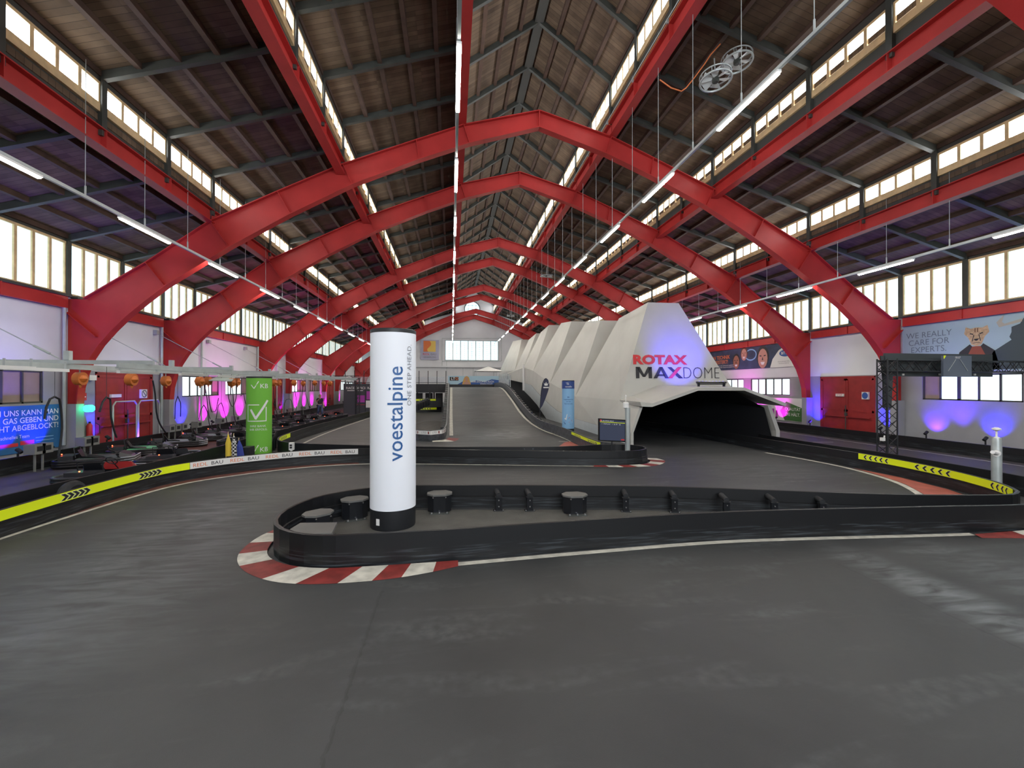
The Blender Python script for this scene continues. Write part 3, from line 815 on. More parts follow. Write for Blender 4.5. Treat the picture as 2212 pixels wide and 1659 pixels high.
for y in ys:
    z = ramp_z(y) + .006; x1 = rx(y)
    vs += [(-3.6, y, z), (x1 + .05, y, z), (-3.6, y, -.0), (x1 + .05, y, 0)]
fs = []
for i in range(len(ys) - 1):
    a, b = 4 * i, 4 * i + 4
    fs += [(a, a + 1, b + 1, b), (a, b, b + 2, a + 2), (a + 1, a + 3, b + 3, b + 1)]
fs.append((4 * (len(ys) - 1), 4 * (len(ys) - 1) + 1, 4 * (len(ys) - 1) + 3, 4 * (len(ys) - 1) + 2))
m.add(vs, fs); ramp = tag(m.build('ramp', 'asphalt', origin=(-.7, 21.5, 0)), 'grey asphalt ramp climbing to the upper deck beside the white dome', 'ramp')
# elevated deck crossing the hall behind the ramp crest
m = MB(); m.box(-13.5, 1.95, 48, 55, 2.05, 2.27); m.box(-13.5, -3.6, 44, 48, 2.05, 2.27)
m.box(-13.5, -3.6, 43.9, 44.0, 1.75, 2.6)
deck = tag(m.build('raised_deck', 'black'), 'black raised track deck on dark posts at the top of the ramp', 'platform')
p = MB()
for x in (-13.4, -11.4, -9.4, -7.4, -5.4, -3.8):
    for y in (44.1, 54.8): p.box(x - .08, x + .08, y - .08, y + .08, 0, 2.05)
p.build('support_post', 'black', deck)
p = MB()
for k in range(12):
    x = -13.4 + .87 * k; p.box(x - .03, x + .03, 43.86, 43.92, 1.9, 3.9)
p.box(-13.4, -3.8, 43.87, 43.91, 2.7, 2.75); p.build('railing', 'black', deck)
p = MB(); p.box(-12.9, -4.0, 43.95, 43.98, 2.75, 3.3); p.build('clear_screen', 'screen_clear', deck)
p = MB()
for k in range(9):
    x = -12.5 + 1.0 * k; p.box(x - .35, x + .35, 44.3, 44.9, 0.3, 1.7)
p.build('tyre_stack', 'rubber', deck)
# barriers beside the ramp, following its slope
def rbar(pts, label, track, z0f=None):
    P = spline(pts, .4); m = MB(); t = track
    sweep(m, P, [(-.03 * t, 0), (-.03 * t, .46), (.03 * t, .46), (.05 * t, .22), (.05 * t, 0)])
    return tag(m.build('ramp_barrier', 'barrier_grey', origin=tuple(P[0])), label, 'barrier', 'barriers beside the ramp'), Path(P)

def rz(l): return [(x, y, ramp_z(y)) for x, y in l]
o7, q7 = rbar(rz([(2.3, 14.45), (2.0, 15.0), (1.93, 16.5), (1.98, 18.7), (1.95, 21.2), (1.6, 23.6), (1.42, 25.5), (1.38, 28), (1.4, 32), (1.4, 36), (1.38, 41), (1.3, 47)]), 'grey black barrier climbing the dome side of the ramp, yellow board at foot', -1)
yb = band(o7, q7, nearest(q7.P, (1.95, 14.9)), nearest(q7.P, (1.98, 18.5)), .24, .43, -1, 'hi_yellow', 'yellow chevron board')
chevrons(yb, q7, [(nearest(q7.P, (1.93, 15.4)), 5), (nearest(q7.P, (1.98, 17.4)), 5)], .24, .43, -1, -1, gap=.2, w=.12)
o8, q8 = rbar(rz([(-4.9, 31.0), (-5.75, 28.5), (-6.1, 26.0), (-5.85, 23.0), (-5.2, 20.9), (-4.7, 20.0), (-4.2, 19.7), (-3.75, 20.1), (-3.58, 21.2), (-3.52, 24), (-3.52, 28), (-3.52, 34), (-3.52, 38), (-3.5, 42)]), 'grey black barrier round the middle hairpin, white banded tip, rising along the ramp', -1)
a_, b_ = nearest(q8.P, (-5.6, 22.2)), nearest(q8.P, (-3.58, 21.2))
wb = band(o8, q8, a_, b_, .27, .44, 1, 'white', 'white lettered band'); wb['label'] = 'white sponsor band'
t_ = MB(); t2 = MB(); n = int((b_ - a_) / .55)
for i in range(n):
    c = a_ + .3 + .55 * i; put_text(t_, 'LTO', lambda x, y, c=c: q8.at(c + x, .046, .355 + y), .12)
    t2.add([q8.at(c + .2, .046, .30), q8.at(c + .26, .046, .30), q8.at(c + .26, .046, .41), q8.at(c + .2, .046, .41)], [(0, 1, 2, 3)])
t_.build('lettering', 'grey_txt', wb); t2.build('red_mark', 'red_paint', wb)
# black posts behind the barrier, seen from the inner side
def back_posts(parent, pa, s0, s1, gap, side, h=.46, nm='support_block'):
    i = 0; d = s0
    while d < s1 and i < 99:
        m = MB(); a = pa.at(d, side * .05); b = pa.at(d, side * .25); t = (pa.at(d + .05) - pa.at(d)).normalized() * .12
        m.add([a - t, a + t, b + t, b - t] + [p + Vector((0, 0, h - .05)) for p in (a - t, a + t, b + t, b - t)], [(3, 2, 1, 0), (4, 5, 6, 7), (0, 1, 5, 4), (1, 2, 6, 5), (2, 3, 7, 6), (3, 0, 4, 7)])
        m.build(nm, 'black', parent); d += gap; i += 1
back_posts(o8, q8, .3, a_ - .5, .42, -1)
back_posts(o8, q8, b_ + .6, q8.S[-1], .45, -1)
back_posts(o7, q7, 8, q7.S[-1], .7, 1)
# tall clear screen posts along the ramp crest
for k in range(9):
    y = 36.5 + 1.1 * k; m = MB(); z = ramp_z(y)
    m.tube([(1.62, y, z), (1.62, y, z + 1.35)], .03, 6)
    tag(m.build('screen_post', 'galv'), 'slim grey screen post on the dome side of the ramp, %s from its foot' % nth(k), 'post', 'posts of the clear screen beside the ramp')
m = MB(); m.add([(1.62, 36.5, ramp_z(36.5) + .5), (1.62, 46, 2.75), (1.62, 46, 3.55), (1.62, 36.5, ramp_z(36.5) + 1.3)], [(0, 1, 2, 3)])
m.add([(1.63, 36.5, ramp_z(36.5) + .5), (1.63, 46, 2.75), (1.63, 46, 3.55), (1.63, 36.5, ramp_z(36.5) + 1.3)], [(0, 1, 2, 3)])
tag(m.build('clear_screen', 'screen_clear', fixn=False), 'clear screen on posts along the dome side of the ramp crest', 'screen')
# far barriers crossing left of the ramp
for (pts, lab, grps) in [([(-9.3, 41), (-7.4, 40.6), (-5.2, 40.8), (-4.2, 41.2)], 'far black barrier with yellow board left of the ramp, lower of two', 2),
                         ([(-9.0, 43.4), (-7.0, 43.2), (-4.3, 43.4)], 'far black barrier with yellow board left of the ramp, upper of two', 1)]:
    z0 = 0 if grps == 2 else .72
    P = spline([(x, y, z0) for x, y in pts], .4); mm = MB(); sweep(mm, P, [(-.03, -z0), (-.03, .46), (.03, .46), (.03, -z0)])
    o = tag(mm.build('track_barrier', 'barrier_plastic'), lab, 'barrier', 'far barriers with yellow boards'); pa = Path(P)
    yb = band(o, pa, .1, pa.S[-1] - .5, .24, .43, 1, 'hi_yellow', 'yellow chevron board'); chevrons(yb, pa, [(.8, 5), (pa.S[-1] - 1.9, 5)], .24, .43, 1, -1, gap=.22, w=.14)
# dark block stack between the two far boards and the deck
# ---------------- paint on the ground
def ground_strip(P, o0, o1, z, material, name, label=None, s0=0, s1=None, parent=floor):
    pa = P if isinstance(P, Path) else Path(spline(P)); s1 = s1 or pa.S[-1]
    m = MB(); n = max(2, int((s1 - s0) / .2)); vs = []
    for i in range(n + 1):
        d = s0 + (s1 - s0) * i / n; f = i / n
        a = o0(f) if callable(o0) else o0; b = o1(f) if callable(o1) else o1
        vs += [pa.at(d, a, z), pa.at(d, b, z)]
    m.add(vs, [(2 * i, 2 * i + 1, 2 * i + 3, 2 * i + 2) for i in range(n)])
    o = m.build(name, material, parent)
    if label: o['label'] = label
    return o
LN = 'line_marking'
ground_strip([(-10.0, 4.5), (-10.32, 7.0), (-10.38, 8.2), (-10.2, 10.5), (-9.95, 11.7), (-9.46, 12.45), (-8.32, 13.4), (-7.2, 13.95), (-5.9, 14.15), (-4.36, 13.95), (.12, 13.05), (1.4, 12.8)], -.05, .05, .004, 'offwhite_paint', LN, 'off-white line round the outside of the near bend')
m = MB(); A = spline([(-10.42, 9.3), (-10.4, 10.9), (-10.2, 12.0), (-9.6, 12.9), (-8.46, 13.85), (-7.2, 14.3), (-6.2, 14.45)]); B = spline([(-10.36, 9.3), (-10.2, 10.5), (-9.95, 11.7), (-9.46, 12.45), (-8.32, 13.42), (-7.2, 13.97), (-6.1, 14.17)])
n = min(len(A), len(B)); pa_, pb_ = Path(A), Path(B); vs = []
for i in range(41): vs += [pa_.at(pa_.S[-1] * i / 40, 0, .003), pb_.at(pb_.S[-1] * i / 40, 0, .003)]
m.add(vs, [(2 * i, 2 * i + 1, 2 * i + 3, 2 * i + 2) for i in range(40)]); o = m.build('red_surface', 'dull_red_floor', floor); o['label'] = 'worn dull red run-off strip'
ground_strip([(-3.2, 5.97), (-1.09, 6.15), (1.2, 6.27), (4.36, 6.10), (5.26, 6.05)], -.15, -.03, .004, 'offwhite_paint', LN, 'off-white line in front of the foreground island')
ground_strip([(8.15, 14.64), (8.35, 13.6), (8.45, 12.6), (8.45, 11.63), (8.2, 10.4), (7.85, 9.5), (7.29, 8.64), (6.9, 8.2)], -.05, .09, .004, 'offwhite_paint', LN, 'off-white line on the right hand bend')
m = MB(); m.add([(8.6, 11.6, .003), (8.52, 11.2, .003), (8.3, 10.4, .003), (7.95, 9.5, .003), (7.38, 8.64, .003), (7.0, 8.15, .003), (7.3, 7.35, .003), (7.9, 7.85, .003), (8.4, 8.9, .003), (8.65, 10.2, .003)], [tuple(range(10))])
o = m.build('red_surface', 'salmon_paint', floor); o['label'] = 'salmon red run-off area on the right hand bend'
ground_strip([(1.4, 18.82), (1.85, 18.6), (1.93, 19.2), (1.88, 20.8), (1.72, 22.3)], -.05, .05, .006, 'offwhite_paint', LN)
m = MB(); m.add([(1.88, 14.9, .006), (1.88, 18.8, .006), (1.5, 18.3, .006), (1.0, 17.2, .006)], [(0, 1, 2, 3)]); o = m.build('red_surface', 'salmon_paint', floor)
ground_strip([(-9.0, 17.2), (-9.35, 18.2), (-9.47, 19.52), (-9.62, 22.68), (-9.6, 27.07), (-9.4, 34.15)], -.05, .05, .004, 'offwhite_paint', LN, 'off-white line inside the middle loop')
def rline(pts, w, lab):
    pa = Path([Vector((x, y, 0)) for x, y in pts]); mm = MB(); vs = []; n = 0; y = 21.5
    while y <= 41.01:
        for (xa, ya), (xb, yb) in zip(pts, pts[1:]):
            if ya <= y <= yb + .01: x = xa + (xb - xa) * (y - ya) / (yb - ya); break
        z = ramp_z(y) + .02; vs += [(x - w, y, z), (x + w, y, z)]; y += .5; n += 1
    mm.add(vs, [(2 * i, 2 * i + 1, 2 * i + 3, 2 * i + 2) for i in range(n - 1)]); o = mm.build(LN, 'offwhite_paint', ramp); o['label'] = lab
rline([(-3.28, 21.5), (-3.3, 27), (-3.3, 34), (-3.3, 41)], .09, 'off-white line up the left edge of the ramp')
rline([(1.8, 21.5), (1.6, 23), (1.3, 25), (1.17, 26.4), (1.12, 28.4), (1.18, 32.2), (1.18, 36.2), (1.1, 39), (.9, 41)], .07, 'off-white line up the dome side of the ramp')
ground_strip([(14.0, -2), (14.05, 10), (14.1, 20), (14.1, 40)], -.04, .04, .004, 'offwhite_paint', LN, 'off-white line along the right wall lane')
ground_strip([(-14.6, 4), (-14.6, 12.4)], -.04, .04, .004, 'offwhite_paint', LN, 'off-white line on the pit lane floor')
for (a, b, w) in [((-14.4, 36), (-11.5, 36.5), .05), ((11.5, 17.2), (13.2, 17.0), .04)]:
    m = MB(); a, b = Vector((*a, .005)), Vector((*b, .005)); t = (b - a).normalized(); nn = Vector((-t.y, t.x, 0)) * w; m.add([a - nn, a + nn, b + nn, b - nn], [(0, 1, 2, 3)]); m.build(LN, 'offwhite_paint', floor)
# pit-lane and side-lane floors
m = MB(); m.quad((-15.25, 2, .002), (-11.5, 2, .002), (-11.0, 60, .002), (-15.25, 60, .002)); m.mt(1)
m.quad((-14.2, 15, .004), (-12.6, 15, .004), (-12.2, 60, .004), (-14.2, 60, .004)); o = m.build('pit_lane_surface', ['pit_floor', 'dull_red_floor'], floor); o['label'] = 'dark pit lane floor with a dull red strip'
m = MB(); m.quad((9.7, 7.6, .002), (14.7, -5, .002), (14.7, 60, .002), (9.7, 60, .002)); o = m.build('side_lane_surface', 'pit_floor', floor); o['label'] = 'dark floor of the lane beside the right wall'
m = MB(); P = spline([(6.5, 6.55), (4.58, 6.6), (1.33, 6.75), (-1.02, 6.66), (-4.37, 6.5), (-5.3, 6.9), (-5.5, 7.7), (-4.8, 8.6), (-3.97, 8.8), (-.26, 8.3), (1.51, 7.9), (4.59, 7.0)]); m.add([(p.x, p.y, .003) for p in P], [tuple(range(len(P)))]); o = m.build('island_surface', 'island_floor', floor); o['label'] = 'paler dusty floor inside the foreground island'
m = MB(); P = spline([(-4.2, 20.0), (-3.9, 21.5), (-3.85, 26), (-3.85, 30), (-4.9, 30.6), (-5.5, 28.5), (-5.8, 26.0), (-5.6, 23.0), (-5.0, 21.0)], closed=True); m.add([(p.x, p.y, .003) for p in P], [tuple(range(len(P)))]); o = m.build('island_surface', 'island_floor', floor); o['label'] = 'paler dusty floor inside the middle hairpin'
# kerbs
def kerb(inner, outer, label, n, first=0, group='red and white kerbs', mats=('offwhite_paint', 'red_paint'), lean=0.0, z=.012, bounds=None):
    A, B = Path(spline(inner, .08)), Path(spline(outer, .08)); m = MB()
    bounds = bounds or [i / n for i in range(n + 1)]
    for i in range(len(bounds) - 1):
        m.mt((i + first) % 2); k = 6; vs = []
        for j in range(k + 1):
            f = bounds[i] + (bounds[i + 1] - bounds[i]) * j / k; g = max(0, min(1, f + lean))
            a, b = A.at(A.S[-1] * f), B.at(B.S[-1] * g)
            vs += [(a.x, a.y, z + .02), (b.x, b.y, z * .3)]
        m.add(vs, [(2 * j, 2 * j + 1, 2 * j + 3, 2 * j + 2) for j in range(k)])
    return tag(m.build('kerb', list(mats)), label, 'kerb', group)
inn = [(-5.98, 8.0), (-6.02, 7.3), (-5.88, 6.7), (-5.5, 6.3), (-4.97, 6.1), (-4.37, 6.08), (-3.6, 6.1), (-3.18, 6.12)]
out = [(-6.15, 8.2), (-6.36, 7.55), (-6.33, 6.85), (-6.05, 6.3), (-5.6, 5.9), (-5.15, 5.72), (-4.6, 5.67), (-4.0, 5.72), (-3.55, 5.84), (-3.18, 5.99)]
kerb(inn, out, 'worn red and white kerb round the left tip of the foreground island', 11, first=1, bounds=[0, .09, .18, .27, .37, .50, .60, .70, .78, .85, .93, 1.0])
kerb([(5.2, 6.07), (7, 6.15), (10, 6.2)], [(5.2, 5.97), (6.3, 5.8), (8, 5.55), (10, 5.6)], 'red and white kerb at the right edge of the foreground', 6, first=1)
kerb([(1.0, 12.85), (1.8, 12.78), (2.65, 12.9), (3.1, 13.45), (3.08, 14.0)], [(1.0, 12.8), (1.9, 12.6), (2.9, 12.7), (3.6, 13.4), (3.6, 14.0)], 'red and white kerb round the tip of the middle island', 8, first=1)
kerb([(-4.1, 19.5), (-3.6, 19.8), (-3.4, 20.6)], [(-4.1, 19.35), (-3.2, 19.4), (-2.9, 20.4)], 'small pale kerb at the foot of the ramp', 2)
# octagonal rubber-capped posts and short bracket posts inside the island
def hexpost(x, y, rz, lab, r=.24, h=.36):
    t = thing('buffer_post', lab, 'post', (x, y, 0), 'octagonal buffer posts in the island'); t.rotation_euler.z = rz
    def octo(r, w, z0, z1, mb): 
        pts = [(-r, -w), (-r * .5, -r * .8), (r * .5, -r * .8), (r, -w), (r, w), (r * .5, r * .8), (-r * .5, r * .8), (-r, w)]
        mb.prism(pts, z0, z1, axis='z')
    a = MB(); octo(r * .93, r * .25, .02, h - .03, a); a.build('body', 'black_gloss', t, local=True)
    a = MB(); octo(r, r * .27, h - .03, h, a); a.build('cap', 'cap_grey', t, local=True)
    a = MB(); a.box(-r * .75, r * .75, -r * 1.05, -r * .6, 0, .02)
    a.build('base_plate', 'grey_steel', t, local=True)
    a = MB()
    for dx in (-.6, 0, .6): a.lathe((dx * r, -r * .9, .02), [(.018, 0), (.018, .02)], 6)
    for dx in (-.5, .5): a.lathe((dx * r, -r * .82, h - .06), [(.015, 0), (.015, .02)], 6)
    a.build('bolt', 'chrome', t, local=True)
    return t
hexpost(-5.05, 8.45, .35, 'octagonal black buffer post left of the white pillar, the farther of two')
hexpost(-5.45, 7.6, .7, 'octagonal black buffer post at the island tip, nearer of two left of the pillar')
hexpost(-3.5, 8.68, 0, 'octagonal black buffer post with grey cap just right of the white pillar')
hexpost(-.92, 8.22, -.02, 'octagonal black buffer post with grey cap in the middle of the island')
m = MB(); m.prism([(-5.55, 7.05), (-5.0, 7.0), (-4.95, 6.5), (-5.35, 6.5), (-5.6, 6.75)], .32, .36, axis='z'); m.mt(1); m.prism([(-5.5, 7.0), (-5.05, 6.95), (-5.0, 6.55), (-5.3, 6.55)], 0, .32, axis='z')
tag(m.build('buffer_post', ['cap_grey', 'black_gloss']), 'grey-capped buffer post tucked inside the front of the island tip', 'post', 'octagonal buffer posts in the island')
for i, (u, v) in enumerate([(1077, 1105), (1144, 1105), (1352, 1107), (1457, 1109), (1562, 1116), (1668, 1120), (1780, 1124)]):
    x, y, _ = GZ(u, v - 2); a = .0 if i < 2 else -.28
    if i > 3: y = [7.62, 7.45, 7.28][i - 4]; x = [1.85, 2.7, 3.55][i - 4]
    t = thing('bracket_post', 'short black bracket post behind the island back barrier, %s from the white pillar' % nth(i), 'post', (x, y, 0), 'short bracket posts in the island'); t.rotation_euler.z = a
    b = MB(); b.box(-.055, .055, -.04, .04, .015, .27); b.build('upright', 'black_gloss', t, local=True)
    b = MB(); b.box(-.1, .1, -.07, .07, 0, .015); b.build('base_plate', 'black', t, local=True); b = MB(); b.box(-.07, .07, -.06, .05, .27, .28); b.build('top_plate', 'black', t, local=True)
    b = MB(); b.tube([(0, -.01, .3), (-.02, .24, .34)], .05, 10); b.build('rubber_roller', 'rubber', t, local=True, smooth=True)
    b = MB()
    for z in (.09, .21): b.tube([(0, -.04, z), (0, -.052, z)], .012, 6)
    for dx in (-.08, .08): b.lathe((dx, -.05, .015), [(.012, 0), (.012, .015)], 6)
    b.build('bolt', 'chrome', t, local=True)
# ------------------------------------------------------------------ the white dome over the side track
dome = thing('white_dome', 'large white faceted dome tunnel with lettering over its dark mouth', 'dome', (7.4, 19, 0))
XC = 7.5
def hexa(mb, bf, tf, tb, bb, right=None, cap=True):
    """closed sawtooth block: four left-side points, mirrored (or given) on the right"""
    Lp = [bf, tf, tb, bb]; Rp = right or [(2 * XC - p[0], p[1], p[2]) for p in Lp]
    v = Lp + Rp
    mb.add(v, [(0, 1, 2, 3), (7, 6, 5, 4), (0, 4, 5, 1), (1, 5, 6, 2), (2, 6, 7, 3)])
B = [(4.42, 19.3, 1.77), GX(1243, 856, 4.1), GX(1188, 827, 3.8), GX(1152, 801, 3.6), GX(1131, 794, 3.5), GX(1112, 800, 3.5), (3.3, 60.5, 4.3)]
T = [(5.91, 19.6, 6.39), GX(1297, 692, 5.9), GX(1234.5, 694, 5.7), GX(1186, 702, 5.5), GX(1158.5, 720, 5.3), GX(1127, 733.5, 5.1)]
S = [GX(1337, 688, 5.95), GX(1267, 694, 5.8), GX(1212, 698, 5.6), GX(1168, 718, 5.4), GX(1142, 734, 5.2), GX(1108, 737, 5.0)]
for k in range(6):
    m = MB(); right = None
    if k == 0:
        right = [(10.4, 19.3, 1.77), (7.45, 19.6, 6.39), (2 * XC - S[0][0] , S[0][1], S[0][2]), (2 * XC - B[1][0], B[1][1], B[1][2])]
        right[2] = (8.3, S[0][1], S[0][2])
    else: right = [(2 * XC - B[k][0], B[k][1], B[k][2]), (2 * XC - T[k][0] - .8, T[k][1], T[k][2]), (2 * XC - S[k][0] - .8, S[k][1], S[k][2]), (2 * XC - B[k + 1][0], B[k + 1][1], B[k + 1][2])]
    if k == 0:
        fr_ = [(4.42, 19.3, 1.77), (6.23, 19.34, 2.44), (9.0, 19.34, 2.44), (10.4, 19.3, 1.77), (7.45, 19.6, 6.39), (5.91, 19.6, 6.39)]
        m.add(fr_, [tuple(range(6))])
        m.add([B[0], T[0], S[0], B[1]] + right, [(0, 1, 2, 3), (7, 6, 5, 4), (1, 5, 6, 2), (2, 6, 7, 3)])
    else: hexa(m, B[k], T[k], S[k], B[k + 1], right)
    m.build('roof_facet', 'dome_white', dome)
# lower side wall and its paler skirt
sk = [(4.09, 17.4, .47), GX(1289, 917.7, 4.0), GX(1240, 904, 3.95), GX(1205, 888, 3.8), GX(1187, 873, 3.72), GX(1167, 854, 3.6), GX(1148, 832, 3.5), GX(1131, 827, 3.45)]
bt = [(4.09, 17.4, 0), (4.0, 19.0, 0), (3.95, sk[2][1], .0), GX(1205, 922, 3.8), GX(1183, 908, 3.72), GX(1161, 875, 3.6), GX(1146, 858, 3.5), GX(1131, 843, 3.45)]
top = [(4.53, 17.4, 1.74), B[0], B[1], B[1], B[2], B[2], B[3], B[4]]
m = MB()
for i in range(7):
    a, b, c, d = sk[i], sk[i + 1], top[i + 1], top[i]
    if top[i] == top[i + 1]: m.add([a, b, c], [(0, 1, 2)])
    else: m.add([a, b, c, d], [(0, 1, 2, 3)])
m.add([sk[7], (3.2, 61, 3.6), B[6], B[5], B[4]], [(0, 1, 2, 3, 4)])
# mirrored right side, seen from the side lane
m.add([(10.9, 17.4, .46), (10.9, 61, .46), (11.4, 61, 3.9), (2 * XC - B[1][0], B[1][1], B[1][2]), (10.4, 17.4, 1.6)], [(0, 1, 2, 3, 4)])
m.build('side_wall', 'dome_white', dome)
m = MB()
for i in range(7): m.add([tuple(Vector(p) + Vector((-.02, 0, 0))) for p in (bt[i], bt[i + 1], sk[i + 1], sk[i])], [(0, 1, 2, 3)])
m.add([(10.9, 17.4, 0), (10.9, 61, 0), (10.9, 61, .46), (10.9, 17.4, .46)], [(0, 1, 2, 3)])
o = m.build('skirt', 'skirt_pale', dome); o['label'] = 'paler vertical skirt panels'
m = MB(); c = GX(1130, 790, 3.38); m.box(3.3, 3.45, c[1] - .4, c[1] - .1, 2.0, c[2] + .1); m.build('corner_strip', 'white', dome)
# mouth frame: slanted pillars
def plate_y(poly, y0, y1, matn, nm, lab=None):
    m = MB(); m.prism(poly, y0, y1); o = m.build(nm, matn, dome)
    if lab: o['label'] = lab
    return o
plate_y([(4.53, 1.76), (4.09, .5), (4.09, 0), (4.2, 0), (4.2, .5), (4.66, 1.72)], 17.3, 19.4, 'dome_white', 'mouth_pillar')
plate_y([(10.46, 1.6), (10.88, .5), (10.88, 0), (10.7, 0), (10.7, .5), (10.3, 1.6)], 17.3, 19.4, 'dome_white', 'mouth_pillar')
# folded canopy
m = MB(); Y_, Z_ = 17.0, 19.32
f = [(4.35, 1.79), (4.9, 1.73), (6.89, 2.38), (8.99, 2.38), (10.97, 1.70)]; fb = [(4.42, 1.60), (4.87, 1.58), (6.89, 2.25), (8.99, 2.25), (10.9, 1.57)]
bk = [(4.40, 1.80), (5.0, 1.98), (6.23, 2.46), (9.0, 2.46), (10.9, 1.8)]; bb = [(4.42, 1.62), (5.0, 1.78), (6.3, 2.3), (8.9, 2.3), (10.8, 1.65)]
v = [(x, Y_ + .0, z) for x, z in f] + [(x, Y_, z) for x, z in fb] + [(x, Z_, z) for x, z in bk] + [(x, Z_, z) for x, z in bb]
fs = []
for i in range(4): fs += [(i, i + 1, 6 + i, 5 + i), (i, 10 + i, 11 + i, i + 1), (5 + i, 6 + i, 16 + i, 15 + i), (10 + i, 15 + i, 16 + i, 11 + i)]
fs += [(0, 5, 15, 10), (4, 14, 19, 9)]
m.add(v, fs); m.build('canopy', 'dome_white', dome)
# black lining of the tunnel
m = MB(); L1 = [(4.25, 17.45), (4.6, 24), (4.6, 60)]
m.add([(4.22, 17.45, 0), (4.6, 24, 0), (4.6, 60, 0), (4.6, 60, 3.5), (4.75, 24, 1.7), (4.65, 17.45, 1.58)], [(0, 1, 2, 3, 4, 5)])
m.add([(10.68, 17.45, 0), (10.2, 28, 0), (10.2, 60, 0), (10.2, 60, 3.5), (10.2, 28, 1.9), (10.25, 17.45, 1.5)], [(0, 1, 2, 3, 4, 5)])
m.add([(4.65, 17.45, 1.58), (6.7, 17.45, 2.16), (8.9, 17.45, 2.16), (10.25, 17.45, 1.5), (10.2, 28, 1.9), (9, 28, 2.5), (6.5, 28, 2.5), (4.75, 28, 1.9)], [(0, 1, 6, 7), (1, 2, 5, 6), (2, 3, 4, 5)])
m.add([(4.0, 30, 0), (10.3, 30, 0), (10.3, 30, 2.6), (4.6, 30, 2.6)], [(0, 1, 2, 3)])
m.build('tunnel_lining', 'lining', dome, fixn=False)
# lettering on the sloping front
def face(x, z): return (x, 19.3 + .3 * (z - 1.77) / 4.62 - .03, z)
m = MB()
def fit(mb, txt, x0, x1, z0, z1, bold, space=1.0):
    vs, fs = text2d(txt, 1.0, bold=bold, space=space); xs = [p[0] for p in vs]; ys = [p[1] for p in vs]
    ax, ay = min(xs), min(ys); kx = (x1 - x0) / (max(xs) - ax); ky = (z1 - z0) / (max(ys) - ay)
    mb.add([face(x0 + (p[0] - ax) * kx, z0 + (p[1] - ay) * ky) for p in vs], fs)
fit(m, 'ROTAX', 5.08, 7.78, 3.44, 3.90, .05); o = m.build('red_lettering', 'logo_red', dome); o['label'] = 'red ROTAX lettering'
m = MB(); Q4 = lambda *p: m.add([face(5.2 + x, 2.80 + z * .53) for x, z in p], [(0, 1, 2, 3)])
Q4((0, 0), (.17, 0), (.17, 1), (0, 1)); Q4((.62, 0), (.79, 0), (.79, 1), (.62, 1)); Q4((.0, 1), (.2, 1), (.46, .12), (.33, .12)); Q4((.79, 1), (.59, 1), (.33, .12), (.46, .12))
Q4((.86, 0), (1.04, 0), (1.32, 1), (1.17, 1)); Q4((1.62, 0), (1.44, 0), (1.17, 1), (1.32, 1)); Q4((1.02, .2), (1.46, .2), (1.42, .36), (1.07, .36))
m.add([face(x, z) for x, z in ((6.76, 3.33), (6.96, 3.33), (7.54, 2.80), (7.32, 2.80))], [(0, 1, 2, 3)])
o = m.build('black_lettering', 'logo_black', dome); o['label'] = 'bold black MA and half of the X'
m = MB(); m.add([tuple(Vector(face(x, z)) + Vector((0, -.012, 0))) for x, z in ((7.28, 3.33), (7.48, 3.33), (6.98, 2.80), (6.78, 2.80))], [(0, 1, 2, 3)])
o = m.build('red_stroke', 'logo_red', dome); o['label'] = 'red diagonal stroke of the X'
m = MB(); fit(m, 'DOME', 7.56, 9.38, 2.80, 3.33, -.022); o = m.build('thin_lettering', 'logo_black', dome); o['label'] = 'thin black DOME lettering'
# blue wash light bar on the canopy
t = thing('wash_light_bar', 'black bar spotlight lying on the canopy below the dome lettering', 'spotlight', (8.05, 18.0, 2.42))
m = MB(); m.tube([(7.35, 17.9, 2.60), (8.75, 17.9, 2.60)], .05, 8); m.box(7.4, 8.7, 17.85, 17.95, 2.5, 2.54); m.build('housing', 'black_gloss', t)
for x in (7.45, 8.65): m = MB(); m.box(x - .03, x + .03, 17.85, 17.95, 2.42, 2.6); m.build('foot', 'black', t)
m = MB()
for k in range(8): m.lathe((7.5 + .16 * k, 17.93, 2.64), [(.03, 0), (.03, .012)], 8)
m.build('lens', 'blue_lens', t)

def spot(name, loc, target, col, power, size=60, blend=.6, rad=.05):
    l = D.lights.new(name, 'SPOT'); l.color = col; l.energy = power; l.spot_size = math.radians(size); l.spot_blend = blend; l.shadow_soft_size = rad
    o = D.objects.new(name, l); COL.objects.link(o); o.location = loc
    o.rotation_euler = (Vector(target) - Vector(loc)).to_track_quat('-Z', 'Y').to_euler(); return o
spot('blue_wash', (7.3, 17.6, 2.75), (7.3, 19.4, 3.75), (.06, .05, 1), 620, 85, .9)

